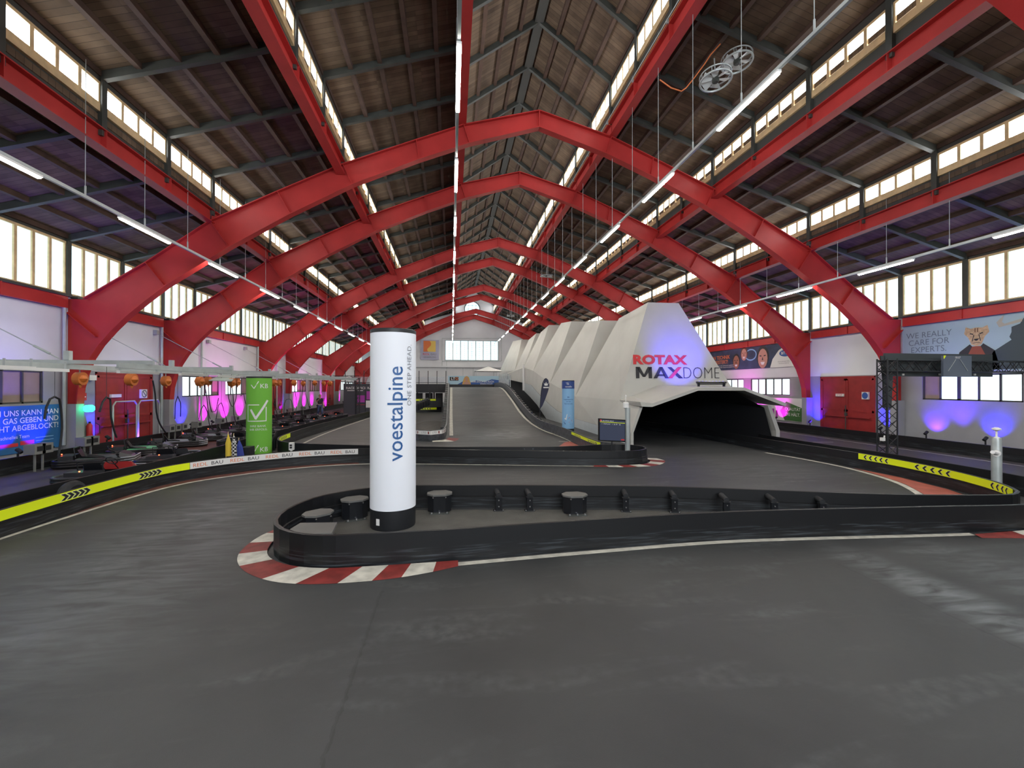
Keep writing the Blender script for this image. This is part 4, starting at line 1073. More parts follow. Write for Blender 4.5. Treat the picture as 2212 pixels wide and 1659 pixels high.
# small monitor and its pole inside the tip of the middle island
t = thing('timing_screen', 'flat dark timing screen on a stand in the tip of the middle island', 'screen', (1.96, 13.75, 0))
m = MB(); m.plate([(1.47, 13.72, 1.39), (2.44, 13.88, 1.32), (2.44, 13.88, .58), (1.47, 13.72, .66)], (.16, -1, 0), .06); m.build('panel', 'black_gloss', t)
def scr(x, y, d=-.012): return (1.47 + .97 * x, 13.72 + .16 * x + d, .66 + .73 * y + (-.07 * x - .01 * x * y))
m = MB(); m.add([scr(x, y) for x, y in ((.03, .04), (.97, .04), (.97, .96), (.03, .96))], [(0, 1, 2, 3)]); dp = m.build('display', 'screen_navy', t)
m = MB(); m.add([scr(x, y, -.016) for x, y in ((.03, .84), (.97, .84), (.97, .865), (.03, .865))], [(0, 1, 2, 3)]); m.build('yellow_rule', 'hi_yellow', dp)
m = MB(); put_text(m, '02 SCORES BEST', lambda x, y: scr(.3 + x, .91 + y, -.016), .07); put_text(m, '1  MISTLAU   1  21.79   30', lambda x, y: scr(.45 + x, .77 + y, -.016), .065); m.build('screen_lettering', 'white', dp)
m = MB(); m.add([scr(x, y, -.016) for x, y in ((.82, .06), (.95, .06), (.95, .12), (.82, .12))], [(0, 1, 2, 3)]); m.add([scr(x, y, -.016) for x, y in ((.03, .88), (.09, .88), (.09, .96), (.03, .96))], [(0, 1, 2, 3)]); m.build('red_badge', 'logo_red', dp)
m = MB(); m.tube([(1.96, 13.85, 0), (1.96, 13.85, .7)], .025, 8); m.box(1.8, 2.1, 13.75, 13.95, 0, .02); m.build('stand', 'black', t)
t = thing('antenna_pole', 'stout grey pole topped by a white box antenna beside the timing screen', 'pole', (2.52, 13.9, 0))
m = MB(); m.lathe((2.52, 13.9, 0), [(.085, 0), (.085, 1.72)], 16); m.build('pole', 'galv', t, smooth=True)
m = MB(); m.lathe((2.46, 13.9, 1.70), [(.05, 0), (.10, .02), (.10, .18), (.06, .21)], 12); m.tube([(2.46, 13.9, 1.9), (2.46, 13.9, 2.14)], .012, 6); m.lathe((2.46, 13.9, 2.1), [(.03, 0), (.01, .05)], 8); m.build('antenna_box', 'white', t, smooth=True)

# grey bollard with camera on the right
t = thing('camera_pole', 'grey post with a white security camera behind the right hand yellow band', 'pole', (9.08, 8.42, 0))
m = MB(); m.lathe((9.08, 8.42, 0), [(.09, 0), (.09, 1.2), (.075, 1.27)], 18); m.build('post', 'galv', t, smooth=True)
m = MB(); m.lathe((9.08, 8.42, 1.27), [(.06, 0), (.02, .03), (.02, .15), (.08, .18), (.085, .21), (.03, .24)], 14); m.build('sensor_cap', 'white', t, smooth=True)
m = MB(); m.tube([(9.0, 8.36, .93), (8.9, 8.30, .93)], .07, 12); m.tube([(8.92, 8.3, .93), (8.8, 8.25, .95), (8.58, 8.15, .99)], .04, 10); m.build('camera', 'white', t, smooth=True)

# ------------------------------------------------------------------ inflatable-looking printed pillars
def cyl_fn(cx, cy, r):
    # x runs anticlockwise seen from above, starting at the point that faces the camera
    a0 = math.atan2(CAM[1] - cy, CAM[0] - cx)
    return lambda x, y, e=.007: (cx + (r + e) * math.cos(a0 + x / r), cy + (r + e) * math.sin(a0 + x / r), y)
def pillar(name, lab, cx, cy, r, h, base_h, cap_h, body_mat, base_mat='black'):
    t = thing(name, lab, 'printed pillar', (cx, cy, 0))
    m = MB(); m.lathe((cx, cy, 0), [(r * .97, 0), (r * .99, .03), (r * .99, base_h)], 48); m.build('base', base_mat, t, smooth=True)
    m = MB(); m.lathe((cx, cy, base_h), [(r, 0), (r, h - base_h - cap_h)], 64); b = m.build('printed_sleeve', body_mat, t, smooth=True)
    m = MB(); m.lathe((cx, cy, h - cap_h), [(r * 1.005, 0), (r * 1.005, cap_h - .01), (r * .97, cap_h)], 48); m.build('top_ring', 'black', t, smooth=True)
    return t, b
t, b = pillar('printed_pillar', 'tall white pillar with blue vertical voestalpine lettering standing in the foreground island', -4.29, 7.93, .39, 3.42, .34, .07, 'cloth_white')
fn = cyl_fn(-4.29, 7.93, .392)
m = MB(); put_text(m, 'voestalpine', lambda x, y: fn(.045 - y, 1.98 + x), .36, cut=.03, bold=.004, sx=.98); m.build('blue_lettering', 'blue_txt', b)
m = MB(); put_text(m, 'ONE STEP AHEAD.', lambda x, y: fn(.29 - y, 2.63 + x), .125, cut=.03, bold=-.003, space=1.05, sx=.98); m.build('grey_lettering', 'grey_txt', b)
m = MB(); m.add([fn(x, z, .004) for x, z in ((-.30, .10), (-.23, .10), (-.23, .21), (-.30, .21))], [(0, 1, 2, 3)]); m.build('white_label', 'white', t)

def quad_cyl(mb, fn, x0, x1, z0, z1, n=12, e=.007):
    v = []
    for i in range(n + 1): v += [fn(x0 + (x1 - x0) * i / n, z0, e), fn(x0 + (x1 - x0) * i / n, z1, e)]
    mb.add(v, [(2 * i, 2 * i + 2, 2 * i + 3, 2 * i + 1) for i in range(n)])
t, b = pillar('printed_pillar', 'bright green pillar with white VKB and tick box print beside the pit lane', -10.0, 16.55, .40, 2.76, .0, .06, 'vkb_green')
fn = cyl_fn(-10.0, 16.55, .40)
def vkb(mb, zc):
    put_text(mb, 'KB', lambda x, y: fn(.15 + x, zc + y), .22, cut=.05, bold=.004)
    for a, c in (((-.26, zc + .05), (-.16, zc - .08)), ((-.16, zc - .08), (-.02, zc + .17))):
        dx, dz = c[0] - a[0], c[1] - a[1]; l = math.hypot(dx, dz); nx, nz = -dz / l * .014, dx / l * .014
        mb.add([fn(a[0] + nx, a[1] + nz), fn(c[0] + nx, c[1] + nz), fn(c[0] - nx, c[1] - nz), fn(a[0] - nx, a[1] - nz)], [(0, 1, 2, 3)])
m = MB(); vkb(m, 2.42); vkb(m, .22)
for (x0, x1, z0, z1) in [(-.36, .0, 1.76, 1.79), (-.40, -.37, 1.20, 1.79), (-.36, .22, 1.20, 1.23), (.2, .23, 1.2, 1.7)]: quad_cyl(m, fn, x0, x1, z0, z1, 6)
for a, c, w in (((-.27, 1.62), (-.1, 1.3), .035), ((-.12, 1.28), (.27, 1.93), .035)):
    dx, dz = c[0] - a[0], c[1] - a[1]; l = math.hypot(dx, dz); nx, nz = -dz / l * w, dx / l * w
    k = 6
    for i in range(k):
        p = (a[0] + dx * i / k, a[1] + dz * i / k); q = (a[0] + dx * (i + 1) / k, a[1] + dz * (i + 1) / k)
        m.add([fn(p[0] + nx, p[1] + nz), fn(q[0] + nx, q[1] + nz), fn(q[0] - nx, q[1] - nz), fn(p[0] - nx, p[1] - nz)], [(0, 1, 2, 3)])
put_text(m, 'IHRE BANK', lambda x, y: fn(-.04 + x, 1.04 + y), .10, cut=.04); put_text(m, 'IHR ERFOLG.', lambda x, y: fn(-.02 + x, .92 + y), .10, cut=.04)
m.build('white_print', 'white', b)

t, b = pillar('printed_pillar', 'light blue pillar with dark blue top standing against the white dome', 2.62, 21.75, .31, 2.72, .28, .04, 'sky_blue')
fn = cyl_fn(2.62, 21.75, .31)
m = MB(); quad_cyl(m, fn, -.48, .48, 2.30, 2.68, 24); o = m.build('dark_blue_band', 'navy_blue', b)
m = MB(); put_text(m, 'nanofix', lambda x, y: fn(.02 + x, 2.40 + y, .011), .12, cut=.04)
for k in range(3): m.add([fn(-.12 + .045 * k, 2.6, .008), fn(-.09 + .045 * k, 2.6, .008), fn(-.04 + .04 * k, 2.5, .008), fn(-.06 + .04 * k, 2.5, .008)], [(0, 1, 2, 3)])
m.build('white_print', 'white', b)
m = MB()
for i, s_ in enumerate(('Mit', 'Langzeitpartner', 'auf der', 'Rennstrecke')): put_text(m, s_, lambda x, y, i=i: fn(.02 + x, 1.87 - .11 * i + y), .085, bold=.003, cut=.04)
m.build('navy_lettering', 'navy_blue', b)
m = MB(); m.add([fn(x, z, .006) for x, z in ((-.2, .78), (-.05, 1.02), (.12, .95), (.26, .70), (.22, .58), (-.1, .72))], [tuple(range(6))]); m.mt(1)
m.add([fn(x, z, .007) for x, z in ((-.24, .62), (.02, .80), (.24, .66), (.1, .5), (-.16, .5))], [tuple(range(5))]); m.mt(2)
m.add([fn(x, z, .009) for x, z in ((-.14, .68), (.05, .86), (.2, .70), (.05, .6))], [(0, 1, 2, 3)])
m.build('kart_picture', ['white', 'navy_blue', 'logo_red'], b)

# feather flag
c = GY(1166, 884, 25.0); t = thing('feather_flag', 'dark navy feather flag with a white crown mark in front of the dome', 'flag', (c[0], c[1], ramp_z(25)))
pts = [GY(u, v, 25.0) for u, v in [(1165, 886), (1167, 870), (1169, 845), (1172, 828), (1176, 819), (1180, 817), (1184, 820), (1187, 832), (1184, 845), (1178, 862), (1172, 876)]]
m = MB(); m.plate(pts, (0, -1, 0), .02); sail = m.build('sail', 'navy', t)
m = MB(); m.tube([(c[0] - .02, 25.01, 0.2), pts[1], pts[2], pts[3], pts[4], pts[5]], .018, 6); m.build('pole', 'black', t)
m = MB(); a = GY(1179.5, 831, 24.97); w_ = .14
m.add([(a[0] + x * w_, 24.96, a[2] + z * w_) for x, z in ((-1, .9), (-.6, -.4), (.6, -.4), (1, .9), (.4, .2), (0, 1.2), (-.4, .2))], [tuple(range(7))])
m.box(a[0] - .16, a[0] + .16, 24.955, 24.965, a[2] - .2, a[2] - .13); m.build('crown_mark', 'white', sail)

# ------------------------------------------------------------------ start gantry on the right
def truss(mb, p, q, w, nb, r=.022, rb=.011, up=(0, 0, 1)):
    p, q = Vector(p), Vector(q); t = (q - p).normalized(); a = t.cross(Vector(up)).normalized() if abs(t.dot(Vector(up))) < .9 else Vector((1, 0, 0)); b = a.cross(t).normalized()
    cs = [(-1, -1), (1, -1), (1, 1), (-1, 1)]
    for sx, sy in cs: o = a * sx * w / 2 + b * sy * w / 2; mb.tube([p + o, q + o], r, 8)
    for i in range(nb):
        s0 = p.lerp(q, i / nb); s1 = p.lerp(q, (i + 1) / nb)
        for j in range(4):
            o0 = a * cs[j][0] * w / 2 + b * cs[j][1] * w / 2; k = (j + 1) % 4; o1 = a * cs[k][0] * w / 2 + b * cs[k][1] * w / 2
            if i % 2: o0, o1 = o1, o0
            mb.tube([s0 + o0, s1 + o1], rb, 5)
            if i % 2 == 0: mb.tube([s0 + o1, s1 + o0], rb, 5)
    return mb
t = thing('start_gantry', 'black truss gantry over the side lane by the right wall', 'gantry', (10.25, 12.0, 0))
m = MB(); truss(m, (10.25, 12.0, .05), (10.25, 12.0, 3.3), .34, 12); m.build('tower', 'black', t)
m = MB(); truss(m, (10.1, 12.0, 3.08), (15.84, 12.0, 3.08), .34, 18); m.build('crossbeam', 'black', t)
m = MB(); m.box(10.0, 10.5, 11.75, 12.25, 0, .03); m.build('base_plate', 'black', t)
m = MB(); m.box(9.93, 10.02, 11.85, 11.95, .75, .85); m.tube([(10.02, 11.9, .8), (10.1, 11.95, .9)], .02, 6); m.build('light_sensor', 'white', t)
m = MB(); m.add([(10.35, 12.3, 3.42), (10.85, 12.3, 3.42), (10.8, 12.3, 2.5), (10.75, 12.3, 1.75), (10.45, 12.3, 1.75), (10.45, 12.3, 2.6)], [tuple(range(6))])
m.add([(10.35, 12.33, 3.42), (10.85, 12.33, 3.42), (10.8, 12.33, 2.5), (10.75, 12.33, 1.75), (10.45, 12.33, 1.75), (10.45, 12.33, 2.6)], [tuple(range(6))])
tag(m.build('speaker_banner', 'dark_panel'), 'dark grey tapering banner hanging behind the gantry tower', 'panel')
pan = thing('start_display', 'long dark display panel mounted on the start gantry', 'display', (12.6, 12.25, 2.66))
pa3, pb3 = GY(1911, 763, 12.28), GY(2142, 814, 12.28)
m = MB(); m.box(pa3[0], pb3[0], 12.25, 12.33, pb3[2], pa3[2]); m.build('panel', 'dark_panel', pan)
for u in (1952, 2031, 2107):
    c = GY(u, 809, 12.22); m = MB(); m.box(c[0] - .03, c[0] + .03, 12.22, 12.25, c[2] - .03, c[2] + .03); m.build('small_light', 'white', pan)
a, b_ = GY(2038, 768, 11.75), GY(2099, 814, 11.75)
mon = thing('start_monitor', 'blue grey monitor reading 08:07 in the middle of the start gantry', 'monitor', ((a[0] + b_[0]) / 2, 11.75, b_[2]))
m = MB(); m.box(a[0], b_[0], 11.75, 11.82, b_[2], a[2]); m.build('casing', 'monitor_grey', mon)
m = MB(); put_text(m, '08:07', lambda x, y: ((a[0] + b_[0]) / 2 + x, 11.742, a[2] - .06 + y), .09); m.build('digits', 'white', mon)
m = MB()
for sx in (-1, 1): cx = (a[0] + b_[0]) / 2; m.bar((cx + sx * .08, 11.74, a[2] - .12), (cx + sx * .36, 11.74, b_[2] + .18), .015, .012, up=(0, 1, 0))
m.build('graphic_line', 'galv', mon)
m = MB(); m.add([(a[0], 11.745, a[2]), (a[0] + .09, 11.745, a[2]), (a[0] + .03, 11.745, a[2] - .1), (a[0], 11.745, a[2] - .1)], [(0, 1, 2, 3)]); m.build('yellow_corner', 'hi_yellow', mon)
m = MB(); m.bar((pa3[0], 11.83, 3.25), (a[0], 11.83, 3.25), .03, .03); m.bar((pa3[0], 11.83, 2.91), (a[0], 11.83, 2.91), .03, .03); m.build('cable_tube', 'galv', t)

# ------------------------------------------------------------------ banners and signs on the walls
def wall_banner(name, lab, s, ya, yb, z0, z1, matn, dx=.04):
    x = s * (XW - dx); t = thing(name, lab, 'banner', (x, (ya + yb) / 2, z0))
    m = MB(); m.box(x, x + s * .03, ya, yb, z0, z1); b = m.build('cloth', matn, t)
    return t, b, x - s * .006
def wfn(s, x):    # text on a side wall, read from inside the hall: +text x runs -y on the right wall, +y on the left
    return lambda cy, cz: (lambda a, b: (x, cy + (-a if s > 0 else a), cz + b))
t, b, x = wall_banner('wall_banner', 'pale blue banner reading WE REALLY CARE FOR EXPERTS. above the start gantry', 1, 8.6, 16.25, 3.0, 5.0, 'banner_blue')
f = wfn(1, x); m = MB()
for i, s_ in enumerate(('WE REALLY', 'CARE FOR', 'EXPERTS.')): put_text(m, s_, f(15.25, 4.53 - .30 * i), .33, bold=-.004)
m.build('lettering', 'banner_ink', b)
def blob(mb, fn, pts): mb.add([fn(*p) for p in pts], [tuple(range(len(pts)))])
_g = f(13.6, 4.13); g = lambda a_, b_: _g(a_ * 1.3, b_ * 1.25)
m = MB(); blob(m, g, [(-.26, .42), (-.30, .22), (-.2, .1), (-.12, -.12), (0, -.17), (.12, -.12), (.2, .1), (.30, .22), (.26, .42), (.14, .36), (0, .38), (-.14, .36)]); m.mt(1)
g1_ = lambda a_, b_: tuple(Vector(g(a_, b_)) + Vector((-.004, 0, 0)))
for sx in (-1, 1): blob(m, g1_, [(sx * .16, .20), (sx * .08, .17), (sx * .07, .20), (sx * .15, .23)]); blob(m, g1_, [(sx * .07, .17), (sx * .05, .17), (sx * .09, -.02), (sx * .11, -.02)])
blob(m, g1_, [(-.07, .05), (.07, .05), (.02, -.01), (-.02, -.01)]); blob(m, g1_, [(-.09, -.07), (0, -.05), (.09, -.07), (.09, -.085), (0, -.065), (-.09, -.085)])
m.mt(2)
for a_ in (-.03, .03): blob(m, g1_, [(a_ - .012, .24), (a_ + .012, .24), (a_ + .012, .36), (a_ - .012, .36)])
m.build('cheetah_head', ['fur', 'logo_black', 'fur_dark'], b)
m = MB(); blob(m, g, [(-.16, -.1), (-.42, -.32), (-.55, -.86), (.55, -.86), (.42, -.32), (.16, -.1), (.08, -.2), (-.08, -.2)]); m.mt(1); blob(m, g1_, [(-.1, -.17), (.1, -.17), (.24, -.5), (.26, -.84), (-.26, -.84), (-.24, -.5)]); m.build('jacket_picture', ['logo_black', 'rust'], b)
_h = f(11.95, 4.05); g = lambda a_, b_: _h(a_ * 1.15, b_ * 1.05); m = MB()
blob(m, g, [(-1.2, -.96), (-1.0, -.35), (-.55, .0), (-.6, .1), (-.55, .25), (-.55, .42), (-.35, .5), (-.25, .7), (.3, .72), (.4, .5), (.65, .42), (.6, .2), (.6, 0), (1.0, -.3), (1.2, -.96)]); m.mt(1)
blob(m, g, [(-.3, .56), (-.85, .45), (-.92, .62), (-.72, .86), (-.78, .62), (-.72, .55), (-.3, .66)]); blob(m, g, [(.38, .56), (.95, .45), (1.02, .62), (.82, .86), (.88, .62), (.82, .55), (.38, .66)])
m.build('bull_silhouette', ['banner_dark', 'horn'], b)
m = MB(); m.box(x - .01, x + .02, 16.25, 16.33, 3.0, 5.02); m.build('edge_strip', 'galv', t)

t, b, x = wall_banner('wall_banner', 'dark banner with orange VON TECHNIK BEGEISTERT text and faces, seen beside the dome', 1, 21.5, 30.6, 3.55, 4.95, 'banner_navy')
f = wfn(1, x); m = MB(); put_text(m, 'VON TECHNIK', f(29.2, 4.45), .36, bold=.014); put_text(m, 'BEGEISTERT!', f(29.2, 4.12), .36, bold=.014); m.build('orange_lettering', 'orange_red', b)
m = MB()
for i in range(2): put_text(m, 'Lerne mehr Technik als du je gedacht hast', f(28.4, 3.88 - .12 * i), .11)
m.build('small_white_lettering', 'white', b)
x1 = x - .004
def face_pic(cy, cz, r, sk_, hair, t_=0):
    f_ = wfn(1, x); q = f_(cy, cz); q2 = lambda a_, b_: tuple(Vector(q(a_, b_)) + Vector((-.006, 0, 0))); q3 = lambda a_, b_: tuple(Vector(q(a_, b_)) + Vector((-.012, 0, 0)))
    m = MB()
    blob(m, q, [(math.cos(i * PI / 8) * r * .88, math.sin(i * PI / 8) * r * 1.08 + r * .18) for i in range(16)]); m.mt(1)
    blob(m, q2, [(math.cos(i * PI / 8) * r * .68, math.sin(i * PI / 8) * r * .98) for i in range(16)]); m.mt(0)
    for sx in (-1, 1): blob(m, q3, [(sx * r * .16, r * .2), (sx * r * .44, r * .24), (sx * r * .44, r * .34), (sx * r * .16, r * .30)])
    blob(m, q3, [(0, r * .2), (-r * .12, -r * .15), (r * .1, -r * .17)][:3]); m.mt(2); blob(m, q3, [(-r * .3, -r * .35), (r * .3, -r * .35), (r * .16, -r * .62), (-r * .16, -r * .62)])
    return m.build('portrait', [hair, sk_, 'white'], b)
face_pic(27.3, 4.05, .46, 'skin_warm', 'logo_black'); face_pic(26.5, 4.5, .40, 'skin_pale', 'fur_dark'); face_pic(24.75, 4.15, .62, 'skin_pale', 'logo_black')
m = MB(); q = wfn(1, x)(25.85, 4.45); m.add([q(math.cos(i * PI / 10) * .55, math.sin(i * PI / 10) * .38) for i in range(20)] + [q(math.cos(i * PI / 10) * .47, math.sin(i * PI / 10) * .30) for i in range(20)], [(i, (i + 1) % 20, 20 + (i + 1) % 20, 20 + i) for i in range(20)]); m.build('gear_ring', 'sky_blue', b)
m = MB(); q = lambda a_, b_: (x - .014, 21.5 + a_, 3.55 + b_); m.add([q(0, 0), q(2.6, 0), q(2.4, .5), q(1.9, 1.0), q(1.2, 1.3), q(0, 1.4)], [tuple(range(6))]); wq = m.build('white_field', 'white', b)
m = MB(); m.add([(x - .02, 22.85 + .5 * math.cos(i * PI / 12), 4.35 + .2 * math.sin(i * PI / 12)) for i in range(24)], [tuple(range(24))]); m.build('blue_oval', 'logo_blue', wq)
m = MB(); put_text(m, 'BITTER', lambda a_, b_: (x - .026, 22.85 - a_, 4.35 + b_), .22, bold=.012); m.build('white_lettering', 'white', wq)
m = MB(); put_text(m, 'Unsere Leistungen finden', lambda a_, b_: (x - .026, 23.0 - a_, 3.88 + b_), .09); put_text(m, 'Sie auf www.bitter.at', lambda a_, b_: (x - .026, 23.0 - a_, 3.77 + b_), .09); m.build('small_grey_lettering', 'grey_txt', wq)

t, b, x = wall_banner('wall_banner', 'green and white banner reading QUALITAT DIE HALT low on the right wall beside the dome', 1, 21.6, 25.2, .45, 1.75, 'white')
m = MB(); q = lambda a_, b_: (x - .004, 21.6 + a_, .45 + b_); m.add([q(.1, .02), q(1.35, .02), q(1.7, .55), q(1.25, 1.1), q(.0, .75), q(0, .1)], [tuple(range(6))]); m.build('green_hexagon', 'deep_green', b)
m = MB(); put_text(m, 'QUALITÄT', lambda a_, b_: (x - .01, 22.35 - a_, 1.12 + b_), .24, bold=.008); put_text(m, 'DIE HÄLT.', lambda a_, b_: (x - .01, 22.35 - a_, .82 + b_), .24, bold=.008); m.build('white_lettering', 'white', b)
m = MB()
for k in range(5): q = k * .28; m.box(x - .01, x, 23.5 + q, 23.65 + q, .55, 1.0 + .1 * (k % 3))
m.build('machine_picture', 'magenta_print', b)

t, b, x = wall_banner('wall_banner', 'blue banner reading BEI UNS KANN MAN RICHTIG GAS GEBEN low on the left wall', -1, 9.5, 16.1, .46, 1.84, 'banner_deepblue')
m = MB()
for i, s_ in enumerate(('BEI UNS KANN MAN', 'RICHTIG GAS GEBEN UND', 'WIRD NICHT ABGEBLOCKT!')): put_text(m, s_, lambda a_, b_, i=i: (x + .004, 15.98 + a_, 1.62 - .22 * i + b_), .23, bold=.009, align='RIGHT', sx=1.0)
put_text(m, 'ein schnelles Team', lambda a_, b_: (x + .004, 15.0 + a_, .93 + b_), .14, align='RIGHT'); m.build('white_lettering', 'white', b)
m = MB(); m.box(x, x + .006, 14.1, 14.65, .66, .76); m.box(x, x + .006, 14.72, 15.15, .68, .80); o = m.build('red_badge', 'logo_red', b)
m = MB(); m.box(x, x + .006, 15.2, 15.8, .74, .76); m.box(x, x + .006, 15.2, 15.8, .84, .86); o = m.build('pale_badge', 'sky_blue', b)
# emergency light, no-smoking signs, small plates
def wall_box(name, lab, cat, s, y, z, w, h, d, matn, sub=None):
    m = MB(); x = s * (XW - d); m.box(x, s * XW, y - w / 2, y + w / 2, z - h / 2, z + h / 2)
    if s < 0 and y > 15 and y < 17: pass
    o = tag(m.build(name, matn), lab, cat); return o, x - s * .004
m = MB(); m.lathe((-15.28, 16.45, 1.56), [(.10, 0), (.16, .06), (.16, .16), (.10, .22)], 6, rot=None); tag(m.build('exit_beacon', 'green_glow'), 'glowing green beacon lamp under the first red frame on the left wall', 'lamp')
o, x = wall_box('no_smoking_sign', 'round no smoking sign on the upper left red gate', 'sign', -1, 19.9, 2.1, .36, .36, .08, 'white')
m = MB(); m.add([(x + .004, 19.9 + .15 * math.cos(i * PI / 12), 2.1 + .15 * math.sin(i * PI / 12)) for i in range(24)] + [(x + .004, 19.9 + .12 * math.cos(i * PI / 12), 2.1 + .12 * math.sin(i * PI / 12)) for i in range(24)], [(i, (i + 1) % 24, 24 + (i + 1) % 24, 24 + i) for i in range(24)]); m.bar((x + .004, 19.8, 2.2), (x + .004, 20.0, 2.0), .03, .004); m.build('ring', 'logo_black', o)
o, x = wall_box('gate_plate', 'small white lettered plate on the left red gate', 'sign', -1, 18.4, 2.05, .5, .12, .08, 'white')
o, x = wall_box('gate_plate', 'small white lettered plate on the right red gate behind the gantry', 'sign', 1, 19.3, 2.0, .45, .13, .08, 'white')
m = MB(); put_text(m, 'STOP', lambda a_, b_: (x, 19.3 - a_, 2.0 + b_), .12); m.build('lettering', 'logo_red', o)
o, x = wall_box('round_sign', 'small round white sign on the right red gate', 'sign', 1, 17.95, 2.0, .34, .34, .08, 'white')
m = MB(); m.add([(x, 17.95 + .15 * math.cos(i * PI / 12), 2.0 + .15 * math.sin(i * PI / 12)) for i in range(24)], [tuple(range(24))]); m.build('disc', 'logo_blue', o)
o, x = wall_box('fire_sign', 'small red and white fire equipment sign between the first frame and the left gate', 'sign', -1, 17.0, 2.05, .22, .26, .02, 'logo_red')
m = MB(); m.box(x, x + .004, 16.93, 17.07, 2.03, 2.06); m.box(x, x + .004, 16.98, 17.01, 1.98, 2.13); m.build('pictogram', 'white', o)
m = MB(); m.box(-15.7, -15.84, 17.05, 17.35, 2.62, 2.8); tag(m.build('junction_box', 'white'), 'white junction box on conduits left of the first red gate', 'box')
t = thing('fire_extinguisher', 'red fire extinguisher on the left wall beside the first gate', 'extinguisher', (-15.77, 17.15, .62))
m = MB(); m.lathe((-15.77, 17.15, .62), [(.07, 0), (.09, .03), (.09, .42), (.04, .5)], 14); m.build('cylinder', 'logo_red', t, smooth=True)
m = MB(); m.lathe((-15.77, 17.15, 1.12), [(.035, 0), (.035, .06)], 8); m.tube([(-15.6, 17.15, 1.15), (-15.5, 17.2, 1.05), (-15.5, 17.22, .75)], .012, 6); m.build('valve_and_hose', 'black', t)
# far end: sponsor sign, banner, office
a, b_ = GY(909, 734, 64.45), GY(948, 777, 64.45)
t = thing('gable_sign', 'square sign with orange and yellow R emblem and REDL BAU SANIERUNG on the far gable', 'sign', ((a[0] + b_[0]) / 2, 64.4, b_[2]))
m = MB(); m.box(a[0], b_[0], 64.42, 64.55, b_[2], a[2]); bd = m.build('board', 'sign_lilac', t)
W_, H_ = b_[0] - a[0], a[2] - b_[2]
q = lambda x_, z_, d=0: (a[0] + W_ * x_, 64.40 - d, b_[2] + H_ * z_)
m = MB(); m.add([q(.15, .4), q(.82, .4), q(.82, .95), q(.15, .95)], [(0, 1, 2, 3)]); m.build('yellow_field', 'sign_yellow', bd)
m = MB(); m.add([q(*p, .02) for p in ((.15, .4), (.42, .4), (.36, .46), (.36, .54), (.45, .62), (.55, .72), (.57, .82), (.52, .92), (.47, .95), (.15, .95))], [tuple(range(10))]); m.build('orange_emblem', 'orange_red', bd)
m = MB(); put_text(m, 'REDL', lambda x_, y_: q(.30 + x_ / W_, .27 + y_ / H_), .42); m.build('red_lettering', 'logo_red', bd)
m = MB(); put_text(m, 'BAU', lambda x_, y_: q(.70 + x_ / W_, .27 + y_ / H_), .42); put_text(m, 'SANIERUNG', lambda x_, y_: q(.5 + x_ / W_, .12 + y_ / H_), .33); m.build('dark_lettering', 'grey_txt', bd)
a, b_ = GY(968, 812, 47.6), GY(1079, 830.5, 47.6)
t = thing('crest_banner', 'light blue LTO banner with a blond woman at the top of the ramp', 'banner', ((a[0] + b_[0]) / 2, 47.6, 2.27))
m = MB(); m.box(a[0], b_[0], 47.6, 47.66, b_[2], a[2]); bd = m.build('cloth', 'banner_sky', t)
m = MB(); m.box(a[0], b_[0] - .6, 47.55, 47.68, 2.285, b_[2]); m.build('base_board', 'black', t)
W_, H_ = b_[0] - a[0], a[2] - b_[2]; q = lambda x_, z_, d=0: (a[0] + W_ * x_, 47.59 - d, b_[2] + H_ * z_)
m = MB(); m.add([q(.03, .45), q(.20, .45), q(.20, .88), q(.03, .88)], [(0, 1, 2, 3)]); m.build('logo_block', 'logo_black', bd)
m = MB(); put_text(m, 'LT', lambda x_, y_: q(.095 + x_ / W_, .66 + y_ / H_, .01), .4, bold=.02); put_text(m, 'FAHR DOCH DU AUCH', lambda x_, y_: q(.66 + x_ / W_, .32 + y_ / H_, .02), .3, bold=.01, sx=.8); put_text(m, 'WWW.LTO.AT', lambda x_, y_: q(.74 + x_ / W_, .05 + y_ / H_, .02), .2, bold=.01); m.build('white_lettering', 'white', bd)
m = MB(); put_text(m, 'O', lambda x_, y_: q(.168 + x_ / W_, .66 + y_ / H_, .01), .4, bold=.02); m.build('orange_letter', 'orange_red', bd)
m = MB(); m.add([q(*p, .004) for p in ((.18, 0), (.28, .35), (.4, .15), (.55, .5), (.7, .3), (.85, .62), (1, .5), (1, 0))], [tuple(range(8))]); m.build('blue_swirl', 'logo_blue', bd)
m = MB(); m.add([q(*p, .008) for p in ((.27, 0), (.29, .5), (.32, .9), (.36, 1.0), (.40, .85), (.42, .4), (.44, 0))], [tuple(range(7))]); m.mt(1); m.add([q(*p, .012) for p in ((.30, 0), (.31, .25), (.345, .3), (.33, .5), (.335, .8), (.37, .82), (.38, .5), (.37, .3), (.41, .22), (.42, 0))], [tuple(range(10))]); m.build('portrait', ['blond', 'skin_pale'], bd)
t = thing('white_canopy', 'small white canopy roof behind the ramp crest banner', 'canopy', (1.0, 51.5, 2.27))
m = MB(); m.add([(-.6, 50, 4.1), (2.6, 50, 4.1), (2.6, 53, 4.1), (-.6, 53, 4.1), (1.0, 51.5, 4.7)], [(0, 1, 4), (1, 2, 4), (2, 3, 4), (3, 0, 4), (3, 2, 1, 0)]); m.build('canopy_sheet', 'white', t)
for x_ in (-.5, 1.8):
    for y_ in (50.1, 52.9): m = MB(); m.box(x_ - .03, x_ + .03, y_ - .03, y_ + .03, 2.27, 4.1); m.build('leg', 'galv', t)
t = thing('race_office', 'dark grey RACE OFFICE cabin beyond the pit lane', 'cabin', (-10.9, 40.2, 0))
m = MB(); m.box(-12.4, -9.6, 39.0, 41.5, 0, 2.6); bd = m.build('cabin_body', 'office_grey', t)
